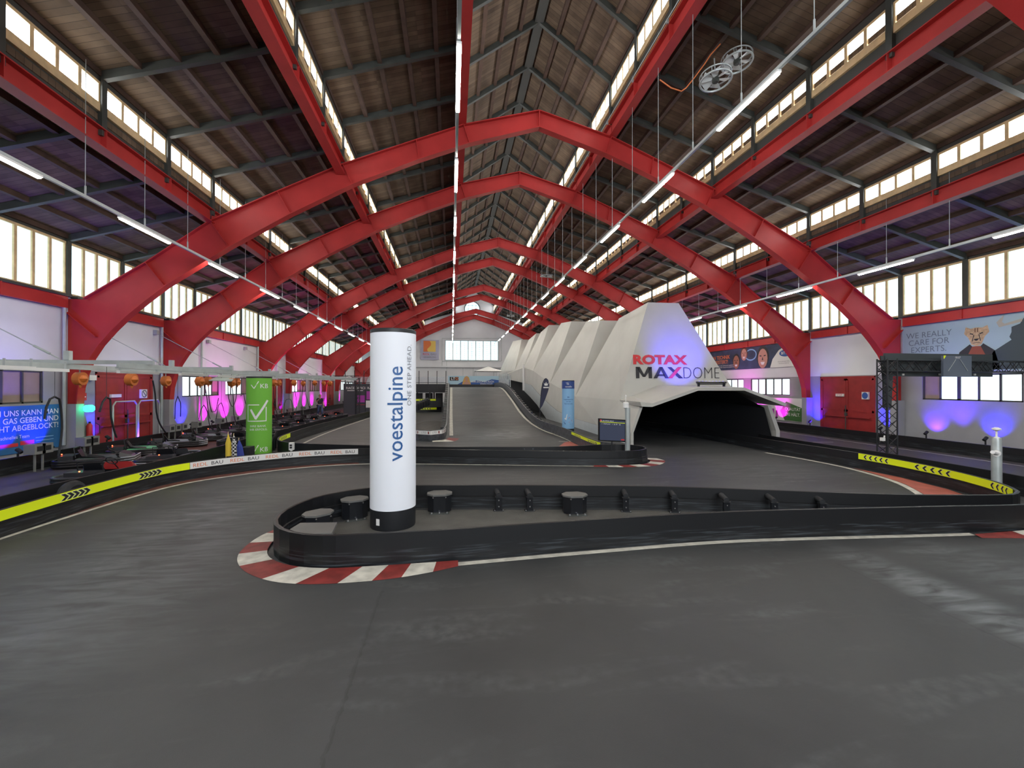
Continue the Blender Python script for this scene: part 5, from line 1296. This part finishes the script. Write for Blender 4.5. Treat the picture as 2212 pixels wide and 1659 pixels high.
m = MB(); put_text(m, 'RACE', lambda x_, y_: (-11.85 + x_, 38.99, 2.22 + y_), .28, bold=.01); put_text(m, 'OFFICE', lambda x_, y_: (-11.0 + x_, 38.99, 2.22 + y_), .28, bold=.01); put_text(m, 'RACE', lambda x_, y_: (-10.1 + x_, 38.99, 2.22 + y_), .28, bold=.01); m.box(-12.1, -11.5, 38.985, 38.995, 1.98, 2.03); m.box(-11.3, -10.8, 38.985, 38.995, 1.98, 2.03); m.build('lettering_print', 'white', bd)
m = MB(); m.box(-11.25, -10.65, 38.97, 39.0, 1.0, 1.6); m.build('window_pane', 'magenta_print', bd)
m = MB(); m.box(-10.5, -9.9, 38.97, 39.0, 1.25, 1.95); m.build('window_pane', 'magenta_print', bd)
m = MB(); m.box(-10.55, -9.8, 38.95, 39.0, .55, 1.15); m.build('white_panel', 'white', bd)
m = MB(); m.box(-11.45, -11.40, 38.97, 39.0, 0, 2.5); m.box(-10.62, -10.58, 38.97, 39.0, 0, 2.5); m.build('panel_joint', 'black', bd)
m = MB(); put_text(m, 'BOXENGASSE', lambda x_, y_: (-11.0 + x_, 38.98, .8 + y_), .12); m.build('red_lettering', 'logo_red', bd)
# roof fans
def fan(c, nrm, r, lab):
    t = thing('roof_fan', lab, 'fan', c, 'roof fans'); Rm = Vector(nrm).to_track_quat('Z', 'Y').to_matrix()
    t.rotation_euler = Rm.to_euler()
    m = MB(); m.tube([(r * math.cos(a * PI / 16), r * math.sin(a * PI / 16), 0) for a in range(32)], .03, 6, closed=True); m.tube([(r * math.cos(a * PI / 16), r * math.sin(a * PI / 16), .16) for a in range(32)], .02, 6, closed=True)
    for a in range(8): m.tube([(r * math.cos(a * PI / 4), r * math.sin(a * PI / 4), 0), (r * math.cos(a * PI / 4), r * math.sin(a * PI / 4), .16)], .012, 5)
    m.build('guard_ring', 'galv', t, local=True)
    for k in range(6):
        a = k * PI / 3; m = MB(); p = [(.08, -.05, -.02), (r * .93, -.16, -.05), (r * .93, .12, .06), (.08, .05, .02)]
        m.add([(x_ * math.cos(a) - y_ * math.sin(a), x_ * math.sin(a) + y_ * math.cos(a), z_ + .06) for x_, y_, z_ in p], [(0, 1, 2, 3)]); m.build('blade', 'fan_white', t, local=True)
    m = MB(); m.lathe((0, 0, -.06), [(.06, 0), (.1, .03), (.1, .2)], 16); m.build('motor_hub', 'grey_steel', t, local=True)
    m = MB(); m.tube([(0, 0, .1), (0, 0, .7)], .02, 6); m.build('hanger_rod', 'galv', t, local=True)
fan((5.15, 12.0, 12.1), (0, .1, 1), .42, 'white roof fan near the upper right, the higher of the pair')
fan((4.30, 11.75, 11.3), (0, .1, 1), .42, 'white roof fan near the upper right, the lower of the pair')
for u, v, y, lab in ((1180, 598, 33, 'small white fan hanging far back to the right of the ridge'), (1103, 683, 52, 'smallest white fan, hanging farthest back under the roof')): fan(GY(u, v, y), (0, -.3, 1), .45, lab)
t = thing('conduit', 'orange cable curving up to the roof fans', 'cable', (3.4, 11.8, 10.9))
m = MB(); m.tube([GY(u, v, 11.9) for u, v in [(1425, 172), (1450, 190), (1472, 197), (1482, 190), (1500, 168), (1522, 138), (1535, 118), (1556, 95)]], .018, 6); m.build('cable_run', 'orange_red', t)
# ------------------------------------------------------------------ pit lane: overhead rails, reels, karts, person, props
GX1, GX2, GZ1 = -11.0, -12.8, 2.95
t = thing('overhead_gantry', 'galvanised overhead rail gantry carrying reels and lamps above the pit lane', 'gantry', (-12, 24, 2.95))
for x, ya, yb in ((GX1, 11.4, 37.2), (GX2, 5.0, 37.2)):
    m = MB(); m.box(x - .03, x + .03, ya, yb, GZ1 - .09, GZ1 + .03); m.box(x - .06, x + .06, ya, yb, GZ1 - .1, GZ1 - .085); m.build('long_rail', 'galv', t)
ARM = [8.4, 12.4, 16.5, 20.62, 24.7, 28.8, 32.9, 37.0]
for y in ARM:
    m = MB(); m.box(-15.84, GX1 + .15, y - .04, y + .04, GZ1 + .03, GZ1 + .13); m.box(GX2 - .06, GX2 + .06, y - .06, y + .06, GZ1 + .13, GZ1 + .36); m.build('cross_arm', 'galv', t)
    m = MB(); m.tube([(-15.82, y, 4.7), (-13.0, y, 3.12)], .013, 6); m.tube([(-13.55, y, 3.43), (-13.2, y, 3.235)], .03, 8)
    m.box(-15.84, -15.7, y - .09, y + .09, 4.62, 4.8); m.build('stay_cable', 'galv', t)
m = MB(); truss(m, (-10.9, 37.3, .05), (-10.9, 37.3, 3.1), .3, 10); m.build('end_tower', 'black', t)
m = MB(); truss(m, (-13.9, 37.3, 3.1), (-10.8, 37.3, 3.1), .25, 10); m.build('end_truss', 'black', t)
for i, (y, x) in enumerate([(9.3, -11.6), (10.6, -12.0), (12.9, -11.5), (15.4, -11.5), (17.9, -11.6), (21.5, -11.6), (25, -11.6), (28.5, -11.6)]):
    o = thing('batten_lamp', 'unlit white batten lamp under the pit lane gantry, %s from the camera' % nth(i), 'lamp', (x, y, GZ1 - .2), 'unlit battens under the pit lane gantry')
    m = MB(); m.box(x - .04, x + .04, y - .75, y + .75, GZ1 - .2, GZ1 - .13); m.build('housing', 'white', o)
    m = MB(); m.box(x - .02, x + .02, y - .7, y - .68, GZ1 - .13, GZ1 + .03); m.box(x - .02, x + .02, y + .68, y + .7, GZ1 - .13, GZ1 + .03); m.build('hanger', 'galv', o)
c = GY(483, 812, 20.0)
t = thing('tilted_reflector_panel', 'tilted pale grey panel hanging from the pit lane gantry', 'panel', tuple(c))
m = MB(); m.plate([GY(u, v, y) for u, v, y in ((451, 821, 18.6), (487, 806, 21.0), (515, 808, 21.0), (500, 823, 18.6))], (0, .1, 1), .03); m.build('panel_face', 'panel_green', t)
m = MB(); m.tube([GY(487, 806, 21.0), (GY(487, 806, 21)[0], 21.0, GZ1 + .03)], .012, 5); m.tube([GY(515, 808, 21.0), (GY(515, 808, 21)[0], 21.0, GZ1 + .03)], .012, 5); m.build('hanger', 'galv', t)

REELS = [(172, 818), (283, 820), (358, 823), (431, 824), (449, 823), (500, 826), (512, 825), (592, 827), (602, 827), (635, 827), (655, 828), (680, 827), (699, 828), (714, 828), (727, 829)]
for i, (u, v) in enumerate(REELS):
    # each reel hangs 2.55 m up over the pit lane
    xr = (-12.9, -12.2)[i % 2]; x, y, z = GX(u, v, xr); y = min(y, 36.4 - .7 * (14 - i) * (y > 36.4))
    o = thing('cable_reel', 'orange cable reel hanging under the pit lane gantry, %s from the camera' % nth(i), 'reel', (x, y, z - .12), 'orange reels under the pit lane gantry')
    m = MB(); m.lathe((x, y, z), [(.05, .12), (.13, .08), (.16, 0), (.13, -.07), (.05, -.13)], 12); m.tube([(x - .07, y, z), (x + .09, y, z)], .17, 14); m.build('drum', 'orange', o, smooth=True)
    m = MB(); m.lathe((x + .02, y, z - .24), [(.015, 0), (.05, .12)], 8); m.build('guide_cone', 'orange', o)
    m = MB(); m.tube([(x, y, z + .1), (x, y, GZ1 - .09)], .015, 5); m.build('hook', 'galv', o)
# hanging hoses in loops
HOSES = [[(96, 905), (100, 880), (108, 862), (118, 857), (128, 862), (132, 885), (134, 925), (130, 962), (126, 985)],
         [(215, 890), (222, 868), (230, 858), (238, 862), (240, 900), (248, 935), (252, 945)], [(330, 822), (335, 850), (338, 890), (345, 915), (358, 935)],
         [(378, 905), (379, 870), (384, 856), (390, 870), (390, 900)], [(430, 905), (434, 885), (440, 875), (448, 890), (452, 915), (460, 930)],
         [(450, 828), (452, 865), (458, 890), (466, 888), (472, 860)], [(440, 825), (446, 852), (450, 890), (454, 905)], [(467, 905), (472, 875), (478, 870), (486, 895), (495, 930)],
         [(492, 828), (494, 860), (502, 878), (510, 860), (512, 830)], [(520, 855), (526, 850), (530, 870), (538, 882)], [(500, 828), (504, 860), (505, 895), (512, 920)],
         [(590, 830), (592, 860), (600, 885), (608, 850), (606, 828)], [(580, 850), (585, 880), (582, 905)], [(612, 905), (615, 870), (622, 862), (630, 868), (634, 905)], [(635, 830), (640, 870), (636, 915), (634, 940)],
         [(655, 830), (652, 870), (655, 905), (662, 925)], [(660, 850), (668, 880), (672, 900)], [(692, 890), (700, 860), (702, 890), (700, 930)], [(560 + 30, 870), (600, 900), (598, 925)]]
for i, L_ in enumerate(HOSES):
    xr = (-13.2, -12.6, -12.9)[i % 3]
    pts = spline([GX(u, v, xr) for u, v in L_], .15)
    r = .016 if i not in (0, 1, 2) else .026
    m = MB(); m.tube(pts, r, 6)
    # a thin drop line holds every loop
    q = max(pts, key=lambda p: p.z); m.tube([q, (q.x, q.y, GZ1)], .006, 4)
    o = tag(m.build('hanging_hose', 'black', smooth=True), 'black charging cable looped over the parked karts, %s along the pit lane' % nth(i), 'cable', 'cables hanging from the pit lane gantry')
# karts
def make_kart():
    r = D.objects.new('go_kart', None); COL.objects.link(r)
    def ring(w, l, z0, z1, k, inset=0):
        return None
    m = MB()
    # wrap-round bumper: rounded plan outline in three ribs
    def outline(w, l, rr, n=5):
        P = []
        for cx, cy, a0 in ((w - rr, l - rr, 0), (-w + rr, l - rr, 90), (-w + rr, -l + rr, 180), (w - rr, -l + rr, 270)):
            for i in range(n + 1): a = math.radians(a0 + 90 * i / n); P.append((cx + rr * math.cos(a), cy + rr * math.sin(a)))
        return P
    O = outline(.70, 1.02, .32)
    for z in (.08, .155, .23): m.tube([(x, y, z) for x, y in O], .048, 8, closed=True)
    m.build('bumper', 'rubber_gloss', r, smooth=True, local=True)
    m = MB()
    for z in (.118, .193, .275): m.tube([(x * 1.03, y * 1.03, z) for x, y in O[:7]], .012, 6)
    o = m.build('bumper_trim', 'trim_white', r, local=True)
    m = MB(); m.box(-.62, .62, -.95, .95, .05, .09); m.build('floor_tray', 'black', r, local=True)
    for s in (-1, 1):
        m = MB(); m.add([(s * .38, -.45, .09), (s * .66, -.5, .09), (s * .66, .35, .09), (s * .4, .45, .09), (s * .40, -.4, .30), (s * .60, -.42, .30), (s * .58, .28, .26), (s * .42, .35, .26)], [(0, 1, 2, 3), (4, 5, 6, 7), (0, 1, 5, 4), (1, 2, 6, 5), (2, 3, 7, 6), (3, 0, 4, 7)])
        m.build('side_pod', 'pod_dark', r, local=True)
    m = MB(); m.add([(-.42, .62, .2), (.42, .62, .2), (.34, .98, .2), (-.34, .98, .2), (-.34, .62, .42), (.34, .62, .42), (.28, .9, .30), (-.28, .9, .30)], [(0, 1, 2, 3), (4, 5, 6, 7), (0, 1, 5, 4), (1, 2, 6, 5), (2, 3, 7, 6), (3, 0, 4, 7)])
    m.build('front_fairing', 'pod_dark', r, local=True)
    m = MB(); S_ = [(-.2, .12), (.2, .12)]
    m.add([(-.2, .1, .12), (.2, .1, .12), (.22, -.32, .10), (-.22, -.32, .10), (-.2, -.48, .55), (.2, -.48, .55), (-.26, .05, .26), (.26, .05, .26), (.27, -.36, .34), (-.27, -.36, .34)], [(0, 1, 2, 3), (3, 2, 5, 4), (0, 3, 9, 6), (1, 7, 8, 2), (3, 4, 9), (2, 8, 5)])
    m.build('seat', 'black_gloss', r, local=True)
    m = MB(); c = Vector((0, .33, .50)); rot = Matrix.Rotation(math.radians(-50), 3, 'X')
    m.tube([c + rot @ Vector((.14 * math.cos(a * PI / 8), .14 * math.sin(a * PI / 8), 0)) for a in range(16)], .014, 6, closed=True)
    m.tube([c, (0, .62, .22)], .014, 6); m.bar(c + rot @ Vector((-.13, 0, 0)), c + rot @ Vector((.13, 0, 0)), .03, .01)
    m.build('steering_wheel', 'black', r, local=True)
    for sx, sy, rr, w in ((-1, .62, .13, .12), (1, .62, .13, .12), (-1, -.62, .14, .19), (1, -.62, .14, .19)):
        m = MB(); m.tube([(sx * .40, sy, rr), (sx * (.40 + w), sy, rr)], rr, 16); m.mt(1); m.tube([(sx * (.40 + w), sy, rr), (sx * (.405 + w), sy, rr)], rr * .5, 10); m.build('wheel', ['rubber', 'galv'], r, local=True)
    m = MB(); m.box(-.36, .36, -.92, -.55, .12, .38); m.build('motor_cover', 'pod_dark', r, local=True)
    m = MB(); m.lathe((.0, -.92, .40), [(.018, 0), (.018, .02)], 8); m.build('tail_light', 'red_led', r, local=True)
    m = MB(); m.tube([(-.3, -.5, .3), (-.3, -.55, .62), (.3, -.55, .62), (.3, -.5, .3)], .018, 6); m.build('roll_hoop', 'black', r, local=True)
    return r
kart = make_kart(); first = True
def place_kart(x, y, a, lab, group):
    global first
    o = kart if first else copy_tree(kart); first = False
    o.location = (x, y, 0); o.rotation_euler.z = math.radians(a); o.scale = (.9, .9, .9); tag(o, lab, 'kart', group); return o
LK = [(-14.1, 15.2), (-14.1, 17.2), (-14.1, 19.2), (-14.1, 21.2), (-14.1, 23.2), (-14.05, 25.3), (-14.0, 27.4), (-13.85, 29.6), (-13.8, 31.8), (-13.75, 34.0)]
for i, (x, y) in enumerate(LK):
    o = place_kart(x, y, -68 + (i % 3) * 4, 'black go-kart parked along the left wall, %s in the row from the camera' % nth(i), 'karts parked along the left wall')
    col = {1: 'kart_green', 2: 'kart_panel'}.get(i)
    if col:
        for ch in o.children:
            if ch.name.startswith('side_pod'):
                ch.data = ch.data.copy(); ch.data.materials[0] = M[col]; ch['label'] = {'kart_green': 'green side pod', 'kart_panel': 'grey side pod', 'red_paint': 'dull red side pod', 'kart_red': 'red side pod'}[col]
RK = [(-12.2, 12.7), (-12.1, 15.2), (-12.05, 19.8), (-12.05, 22.2), (-12.0, 24.6), (-11.95, 27.0), (-11.95, 29.4), (-11.9, 31.8), (-11.7, 34.2)]
for i, (x, y) in enumerate(RK):
    o = place_kart(x, y, 4 + (i * 37) % 14, 'black go-kart parked on the track side of the pit lane, %s in that row' % nth(i), 'karts parked on the track side of the pit lane')
    if i in (0,):
        for ch in o.children:
            if ch.name.startswith('front_fairing'): ch.data = ch.data.copy(); ch.data.materials[0] = M['kart_red']; ch['label'] = 'red front fairing'
# grey boxes standing behind the karts along the wall
for i, (u, v) in enumerate([(75, 970), (92, 968), (182, 955), (196, 954), (365, 925), (378, 925), (393, 925), (425, 918), (475, 910), (508, 905), (600, 893), (628, 890), (655, 885)]):
    x, y, z = GX(u, v, -14.95); m = MB(); m.box(x - .14, x + .14, y - .17, y + .17, .5, .78); m.box(x - .02, x + .02, y - .02, y + .02, 0, .5)
    m.mt(1); m.box(x + .14, x + .145, y - .1, y + .1, .58, .72)
    tag(m.build('charger_box', ['charger_grey', 'black']), 'small grey charger box on a stand by the left wall, %s from the camera' % nth(i), 'charger', 'charger boxes along the left wall')
# flags and checkered bucket behind the lettered band
c = GY(505, 985, 14.95)
t = thing('flag_stand', 'dark box of marshal flags behind the white lettered band', 'stand', (c[0], 14.95, 0))
m = MB(); a, b_ = GY(522, 966, 14.9), GY(541, 990, 14.9); m.box(a[0], b_[0], 14.8, 15.2, 0, a[2]); m.build('box', 'black', t)
for i, (pts, mt, lab) in enumerate([([(487, 985), (493, 935), (496, 950), (500, 985)], 'flag_yellow', 'furled yellow marshal flag leaning by the pit barrier'), ([(500, 985), (505, 938), (510, 940), (514, 985)], 'checker', 'furled black and white checkered flag leaning by the pit barrier'), ([(512, 985), (516, 948), (523, 958), (528, 985)], 'flag_blue', 'furled blue marshal flag leaning by the pit barrier')]):
    o = thing('marshal_flag', lab, 'flag', (GY(*pts[0], 14.7)[0], 14.7, 0), 'marshal flags by the pit barrier')
    P = [GY(u, v, 14.7) for u, v in pts]; m = MB(); nrm = []
    k = 8; base0, base1, top_ = Vector(P[0]), Vector(P[3]), Vector(P[1])
    ring0 = [base0.lerp(base1, .5) + Vector((math.cos(a * PI / 4) * (base1 - base0).length / 2, math.sin(a * PI / 4) * .07, 0)) for a in range(8)]
    mid = [base0.lerp(base1, .5).lerp(top_, .55) + Vector((math.cos(a * PI / 4) * .085, math.sin(a * PI / 4) * .06, 0)) for a in range(8)]
    m.add(ring0 + mid + [top_], [(j, (j + 1) % 8, 8 + (j + 1) % 8, 8 + j) for j in range(8)] + [(8 + j, 8 + (j + 1) % 8, 16) for j in range(8)] + [tuple(range(7, -1, -1))]); m.build('cloth', mt, o)
    m = MB(); m.tube([(P[0][0], 14.7, 0), tuple(top_ + Vector((.0, 0, .03)))], .012, 6); m.build('stick', 'lightwood', o)
t = thing('signal_box', 'small white box with two dark lenses on the middle loop barrier', 'box', GY(629, 971, 15.75))
a, b_ = GY(625, 956, 15.75), GY(634, 972, 15.75); m = MB(); m.box(a[0], b_[0], 15.7, 15.85, b_[2], a[2]); m.box(a[0] + .04, b_[0] - .04, 15.72, 15.8, 0, b_[2]); m.build('housing', 'white', t)
m = MB()
for z in (.35, .65): zc = b_[2] + (a[2] - b_[2]) * z; m.box(a[0] + .03, b_[0] - .03, 15.69, 15.70, zc - .03, zc + .03)
m.build('lens', 'black', t)
t = thing('tyre_half', 'dark rubber arch poking up behind the yellow banded barrier', 'tyre', (-10.8, 9.9, 0))
m = MB(); m.tube([(-10.8, 9.9 + .22 * math.cos(a * PI / 10), .27 + .18 * math.sin(a * PI / 10)) for a in range(20)], .09, 8, closed=True); m.build('tyre_body', 'rubber', t, smooth=True)
# black steps between pit barrier and loop tip
t = thing('metal_steps', 'dark metal steps behind the green pillar', 'steps', (-10.4, 17.2, 0))
for k in range(4): m = MB(); m.box(-10.6, -9.98, 17.1 + .25 * k, 17.3 + .25 * k, .15 + .14 * k, .18 + .14 * k); m.build('tread', 'cap_grey', t)
for x in (-10.62, -9.97): m = MB(); m.bar((x, 17.05, .05), (x, 18.05, .68), .02, .1); m.build('side_rail', 'black', t)
m = MB(); m.box(-10.6, -9.98, 17.95, 18.05, 0, .6); m.build('back_leg', 'black', t)

# person walking in the pit lane
def person(x, y, face, lab):
    t = thing('person', lab, 'person', (x, y, 0)); t.rotation_euler.z = face
    # joints: local +y is where the body faces
    J = {'pel': (0, 0, .95), 'waist': (0, .0, 1.10), 'chest': (0, .01, 1.32), 'neck': (0, .02, 1.47), 'headb': (0, .035, 1.54),
         'hipL': (-.10, 0, .90), 'kneeL': (-.11, .20, .50), 'ankL': (-.11, .16, .10), 'toeL': (-.12, .33, .04),
         'hipR': (.10, 0, .90), 'kneeR': (.11, -.02, .48), 'ankR': (.12, -.30, .14), 'toeR': (.13, -.18, .04),
         'shL': (-.19, .0, 1.41), 'elL': (-.26, -.05, 1.13), 'wrL': (-.25, .08, .90), 'shR': (.19, 0, 1.41), 'elR': (.27, .14, 1.20), 'wrR': (.12, .24, 1.42)}
    E_ = [('pel', 'waist'), ('waist', 'chest'), ('chest', 'neck'), ('neck', 'headb'), ('pel', 'hipL'), ('hipL', 'kneeL'), ('kneeL', 'ankL'), ('ankL', 'toeL'), ('pel', 'hipR'), ('hipR', 'kneeR'), ('kneeR', 'ankR'), ('ankR', 'toeR'),
          ('chest', 'shL'), ('shL', 'elL'), ('elL', 'wrL'), ('chest', 'shR'), ('shR', 'elR'), ('elR', 'wrR')]
    Rr = {'pel': (.15, .11), 'waist': (.14, .10), 'chest': (.17, .12), 'neck': (.06, .06), 'headb': (.06, .06), 'hipL': (.095, .1), 'hipR': (.095, .1), 'kneeL': (.065, .065), 'kneeR': (.065, .065), 'ankL': (.045, .05), 'ankR': (.045, .05), 'toeL': (.04, .035), 'toeR': (.04, .035),
          'shL': (.065, .065), 'shR': (.065, .065), 'elL': (.045, .045), 'elR': (.045, .045), 'wrL': (.03, .03), 'wrR': (.03, .03)}
    K = list(J)
    def skin(nm, J2, E2, R2, matn, rootk, sub=2):
        K2 = list(J2); me = D.meshes.new(nm); me.from_pydata([J2[k] for k in K2], [(K2.index(a), K2.index(b)) for a, b in E2], [])
        o = D.objects.new(nm, me); COL.objects.link(o); o.parent = t; me.materials.append(M[matn])
        md = o.modifiers.new('skin', 'SKIN'); md.use_smooth_shade = True
        for i, k in enumerate(K2): me.skin_vertices[0].data[i].radius = R2[k]; me.skin_vertices[0].data[i].use_root = (k == rootk)
        s_ = o.modifiers.new('sub', 'SUBSURF'); s_.levels = sub; s_.render_levels = sub; return o
    body = skin('body', J, E_, Rr, 'skin_pale', 'pel')
    # head
    m = MB()
    prof = [(.03, -.115), (.055, -.10), (.072, -.06), (.08, 0), (.078, .05), (.06, .095), (.02, .118)]
    m.lathe((0, .045, 1.635), prof, 16); m.add([(0, .135, 1.635), (-.014, .12, 1.60), (.014, .12, 1.60), (0, .155, 1.605)], [(0, 1, 3), (0, 3, 2), (1, 2, 3)])
    for s in (-1, 1): m.lathe((s * .08, .04, 1.60), [(.012, 0), (.02, .02), (.014, .05)], 6)
    m.build('head', 'skin_pale', t, smooth=True, local=True)
    m = MB()
    for s in (-1, 1): m.lathe((s * .03, .118, 1.64), [(.008, -.005), (.008, .006)], 6)
    m.box(-.022, .022, .112, .122, 1.575, 1.582); m.build('eyes_and_mouth', 'logo_black', t, local=True)
    m = MB(); m.lathe((0, .03, 1.66), [(.086, 0), (.088, .03), (.07, .075), (.02, .1)], 16); m.build('hair', 'fur', t, smooth=True, local=True)
    # hands with fingers
    for hx, hy, hz, d in ((-.25, .09, .88, (0, .1, -1)), (.10, .24, 1.45, (-.3, -.1, 1))):
        d = Vector(d).normalized(); sd = d.cross(Vector((0, 1, .2))).normalized(); p = Vector((hx, hy, hz)); m = MB()
        m.bar(p, p + d * .09, .08, .03)
        for k in range(4): q = p + d * .085 + sd * (-.03 + .02 * k); L_ = (.06, .075, .08, .06)[k]; m.tube([q, q + d * L_ * .6, q + d * L_ * .9 + Vector((0, .02, 0))], .009, 5)
        q = p + d * .03 + sd * .04; m.tube([q, q + d * .03 + sd * .03, q + d * .06 + sd * .035], .01, 5); m.build('hand', 'skin_pale', t, smooth=True, local=True)
    big = lambda R_, f: {k: (a * f, b * f) for k, (a, b) in R_.items()}
    ks = ['waist', 'chest', 'neck', 'shL', 'elL2', 'shR', 'elR2', 'pel']
    J2 = {'pel': (0, 0, .98), 'waist': J['waist'], 'chest': J['chest'], 'neck': (0, .015, 1.45), 'shL': J['shL'], 'elL2': (-.24, -.035, 1.2), 'shR': J['shR'], 'elR2': (.24, .09, 1.27)}
    R2 = {'pel': (.175, .13), 'waist': (.165, .125), 'chest': (.19, .14), 'neck': (.075, .075), 'shL': (.085, .085), 'elL2': (.07, .07), 'shR': (.085, .085), 'elR2': (.07, .07)}
    o = skin('shirt', J2, [('pel', 'waist'), ('waist', 'chest'), ('chest', 'neck'), ('chest', 'shL'), ('shL', 'elL2'), ('chest', 'shR'), ('shR', 'elR2')], R2, 'logo_black', 'pel'); o['label'] = 'dark short-sleeved shirt'
    J3 = {k: J[k] for k in ('pel', 'hipL', 'kneeL', 'ankL', 'hipR', 'kneeR', 'ankR')}; R3 = {'pel': (.16, .12), 'hipL': (.11, .115), 'hipR': (.11, .115), 'kneeL': (.085, .085), 'kneeR': (.085, .085), 'ankL': (.07, .075), 'ankR': (.07, .075)}
    o = skin('trousers', J3, [('pel', 'hipL'), ('hipL', 'kneeL'), ('kneeL', 'ankL'), ('pel', 'hipR'), ('hipR', 'kneeR'), ('kneeR', 'ankR')], R3, 'denim', 'pel'); o['label'] = 'blue jeans'
    for k, a in (('L', (-.115, .16, 0)), ('R', (.125, -.28, 0))):
        m = MB(); x_, y_, _ = a; z_ = 0 if k == 'L' else .03; m.add([(x_ - .045, y_ - .08, z_), (x_ + .045, y_ - .08, z_), (x_ + .05, y_ + .19, z_ * .2), (x_ - .05, y_ + .19, z_ * .2), (x_ - .04, y_ - .07, z_ + .11), (x_ + .04, y_ - .07, z_ + .11), (x_ + .04, y_ + .17, z_ * .2 + .05), (x_ - .04, y_ + .17, z_ * .2 + .05)], [(3, 2, 1, 0), (4, 5, 6, 7), (0, 1, 5, 4), (1, 2, 6, 5), (2, 3, 7, 6), (3, 0, 4, 7)]); m.build('shoe', 'black', t, local=True)
    return t
person(-13.24, 35.2, math.radians(-150), 'person in dark T-shirt and jeans walking in the pit lane, hand raised to the face')

# ------------------------------------------------------------------ coloured uplights along both walls
BL, MG, RD, VI = (.01, .005, 1), (1, .0, .85), (1, .01, .03), (.09, .015, 1)
def uplight(side, y, z, col, power, lab, w=.32):
    x = side * (XW - .46); t = thing('uplight', lab, 'spotlight', (x, y, 0), 'coloured uplights at the wall foot')
    m = MB(); m.tube([(x - side * .08, y, .54), (x + side * .04, y, .64)], .055, 12); m.build('can', 'black', t); m = MB(); m.box(x - .03, x + .0, y - .02, y + .02, 0, .52); m.box(x - .1, x + .1, y - .06, y + .06, 0, .02); m.build('bracket', 'black', t)
    spot('wall_uplight', (x + side * .07, y, .68), (side * XW, y, 1.02), col, power * 5, 100, .85, .04)
for i, (u, v, c, p) in enumerate([(5, 930, BL, 45), (75, 940, BL, 45), (205, 900, BL, 30), (393, 895, BL, 60), (440, 885, MG, 60), (487, 880, MG, 60), (520, 880, MG, 60), (580, 890, RD, 80), (608, 880, VI, 40), (640, 868, MG, 60), (658, 868, MG, 60), (675, 868, MG, 60), (700, 865, MG, 60), (733, 862, MG, 50)]):
    y = GX(u, v, -15.8)[1]; uplight(-1, y, .75, c, p * .75, '%s uplight can at the foot of the left wall, %s from the camera' % ({BL: 'blue', MG: 'magenta', RD: 'red', VI: 'violet'}[c], nth(i)))
for i, (u, v, c, p) in enumerate([(2150, 920, BL, 40), (2020, 905, VI, 36), (1920, 897, BL, 50), (1765, 870, BL, 40), (1690, 860, MG, 60), (1640, 860, MG, 50)]):
    y = GX(u, v, 15.8)[1]; uplight(1, y, .75, c, p * .75, '%s uplight can at the foot of the right wall, %s from the camera' % ({BL: 'blue', MG: 'magenta', RD: 'red', VI: 'violet'}[c], nth(i)))
# unseen wash fixtures added to tint the low roof beyond the uplights' spill
for i, (x, y, z, c, p) in enumerate([(-14.9, 13.5, 1.4, VI, 170), (-14.9, 19, 1.4, VI, 120), (-14.9, 25.5, 1.4, MG, 170), (-14.9, 31.5, 1.4, MG, 170), (-14.9, 38, 1.4, MG, 200), (-14.9, 45, 1.4, MG, 200), (14.9, 14, 1.4, VI, 150), (14.9, 20.5, 1.4, VI, 120), (14.9, 26, 1.4, MG, 200), (14.9, 33, 1.4, MG, 200), (14.9, 40, 1.4, MG, 200)]):
    s = -1 if x < 0 else 1; xx = s * (XW - .42)
    t = thing('added_wash_light', 'added %s wash light behind the %s wall barrier, %s from the camera' % ('violet' if c == VI else 'magenta', 'left' if s < 0 else 'right', nth(i if i < 6 else i - 6)), 'spotlight', (xx, y, 0), 'added wash lights behind the wall barriers')
    m = MB(); m.lathe((xx, y, .22), [(.05, 0), (.07, .03), (.07, .12)], 10); m.build('can', 'black', t); m = MB(); m.tube([(xx, y, 0), (xx, y, .22)], .02, 6); m.build('pole', 'black', t)
    spot('added_roof_wash', (xx, y, .40), (s * 14.9, y + .6, 6.4), c, p * 5.5, 84, .9, .1)

for k, (dx, dz, mt, lab) in enumerate(((-.18, .12, 'galv', 'pale conduit running along the red beam right of the ridge'), (-.10, .16, 'orange_red', 'thin orange conduit running along the red beam right of the ridge'))):
    m = MB(); m.tube([(2.9 + dx, -2, 12.62 + dz), (2.9 + dx, 60, 12.62 + dz)], .022, 6)
    for y in RAFT[3:28]: m.box(2.9 + dx - .03, 2.9 + dx + .03, y - .02, y + .02, 12.62, 12.62 + dz)
    tag(m.build('conduit_run', mt), lab, 'conduit')
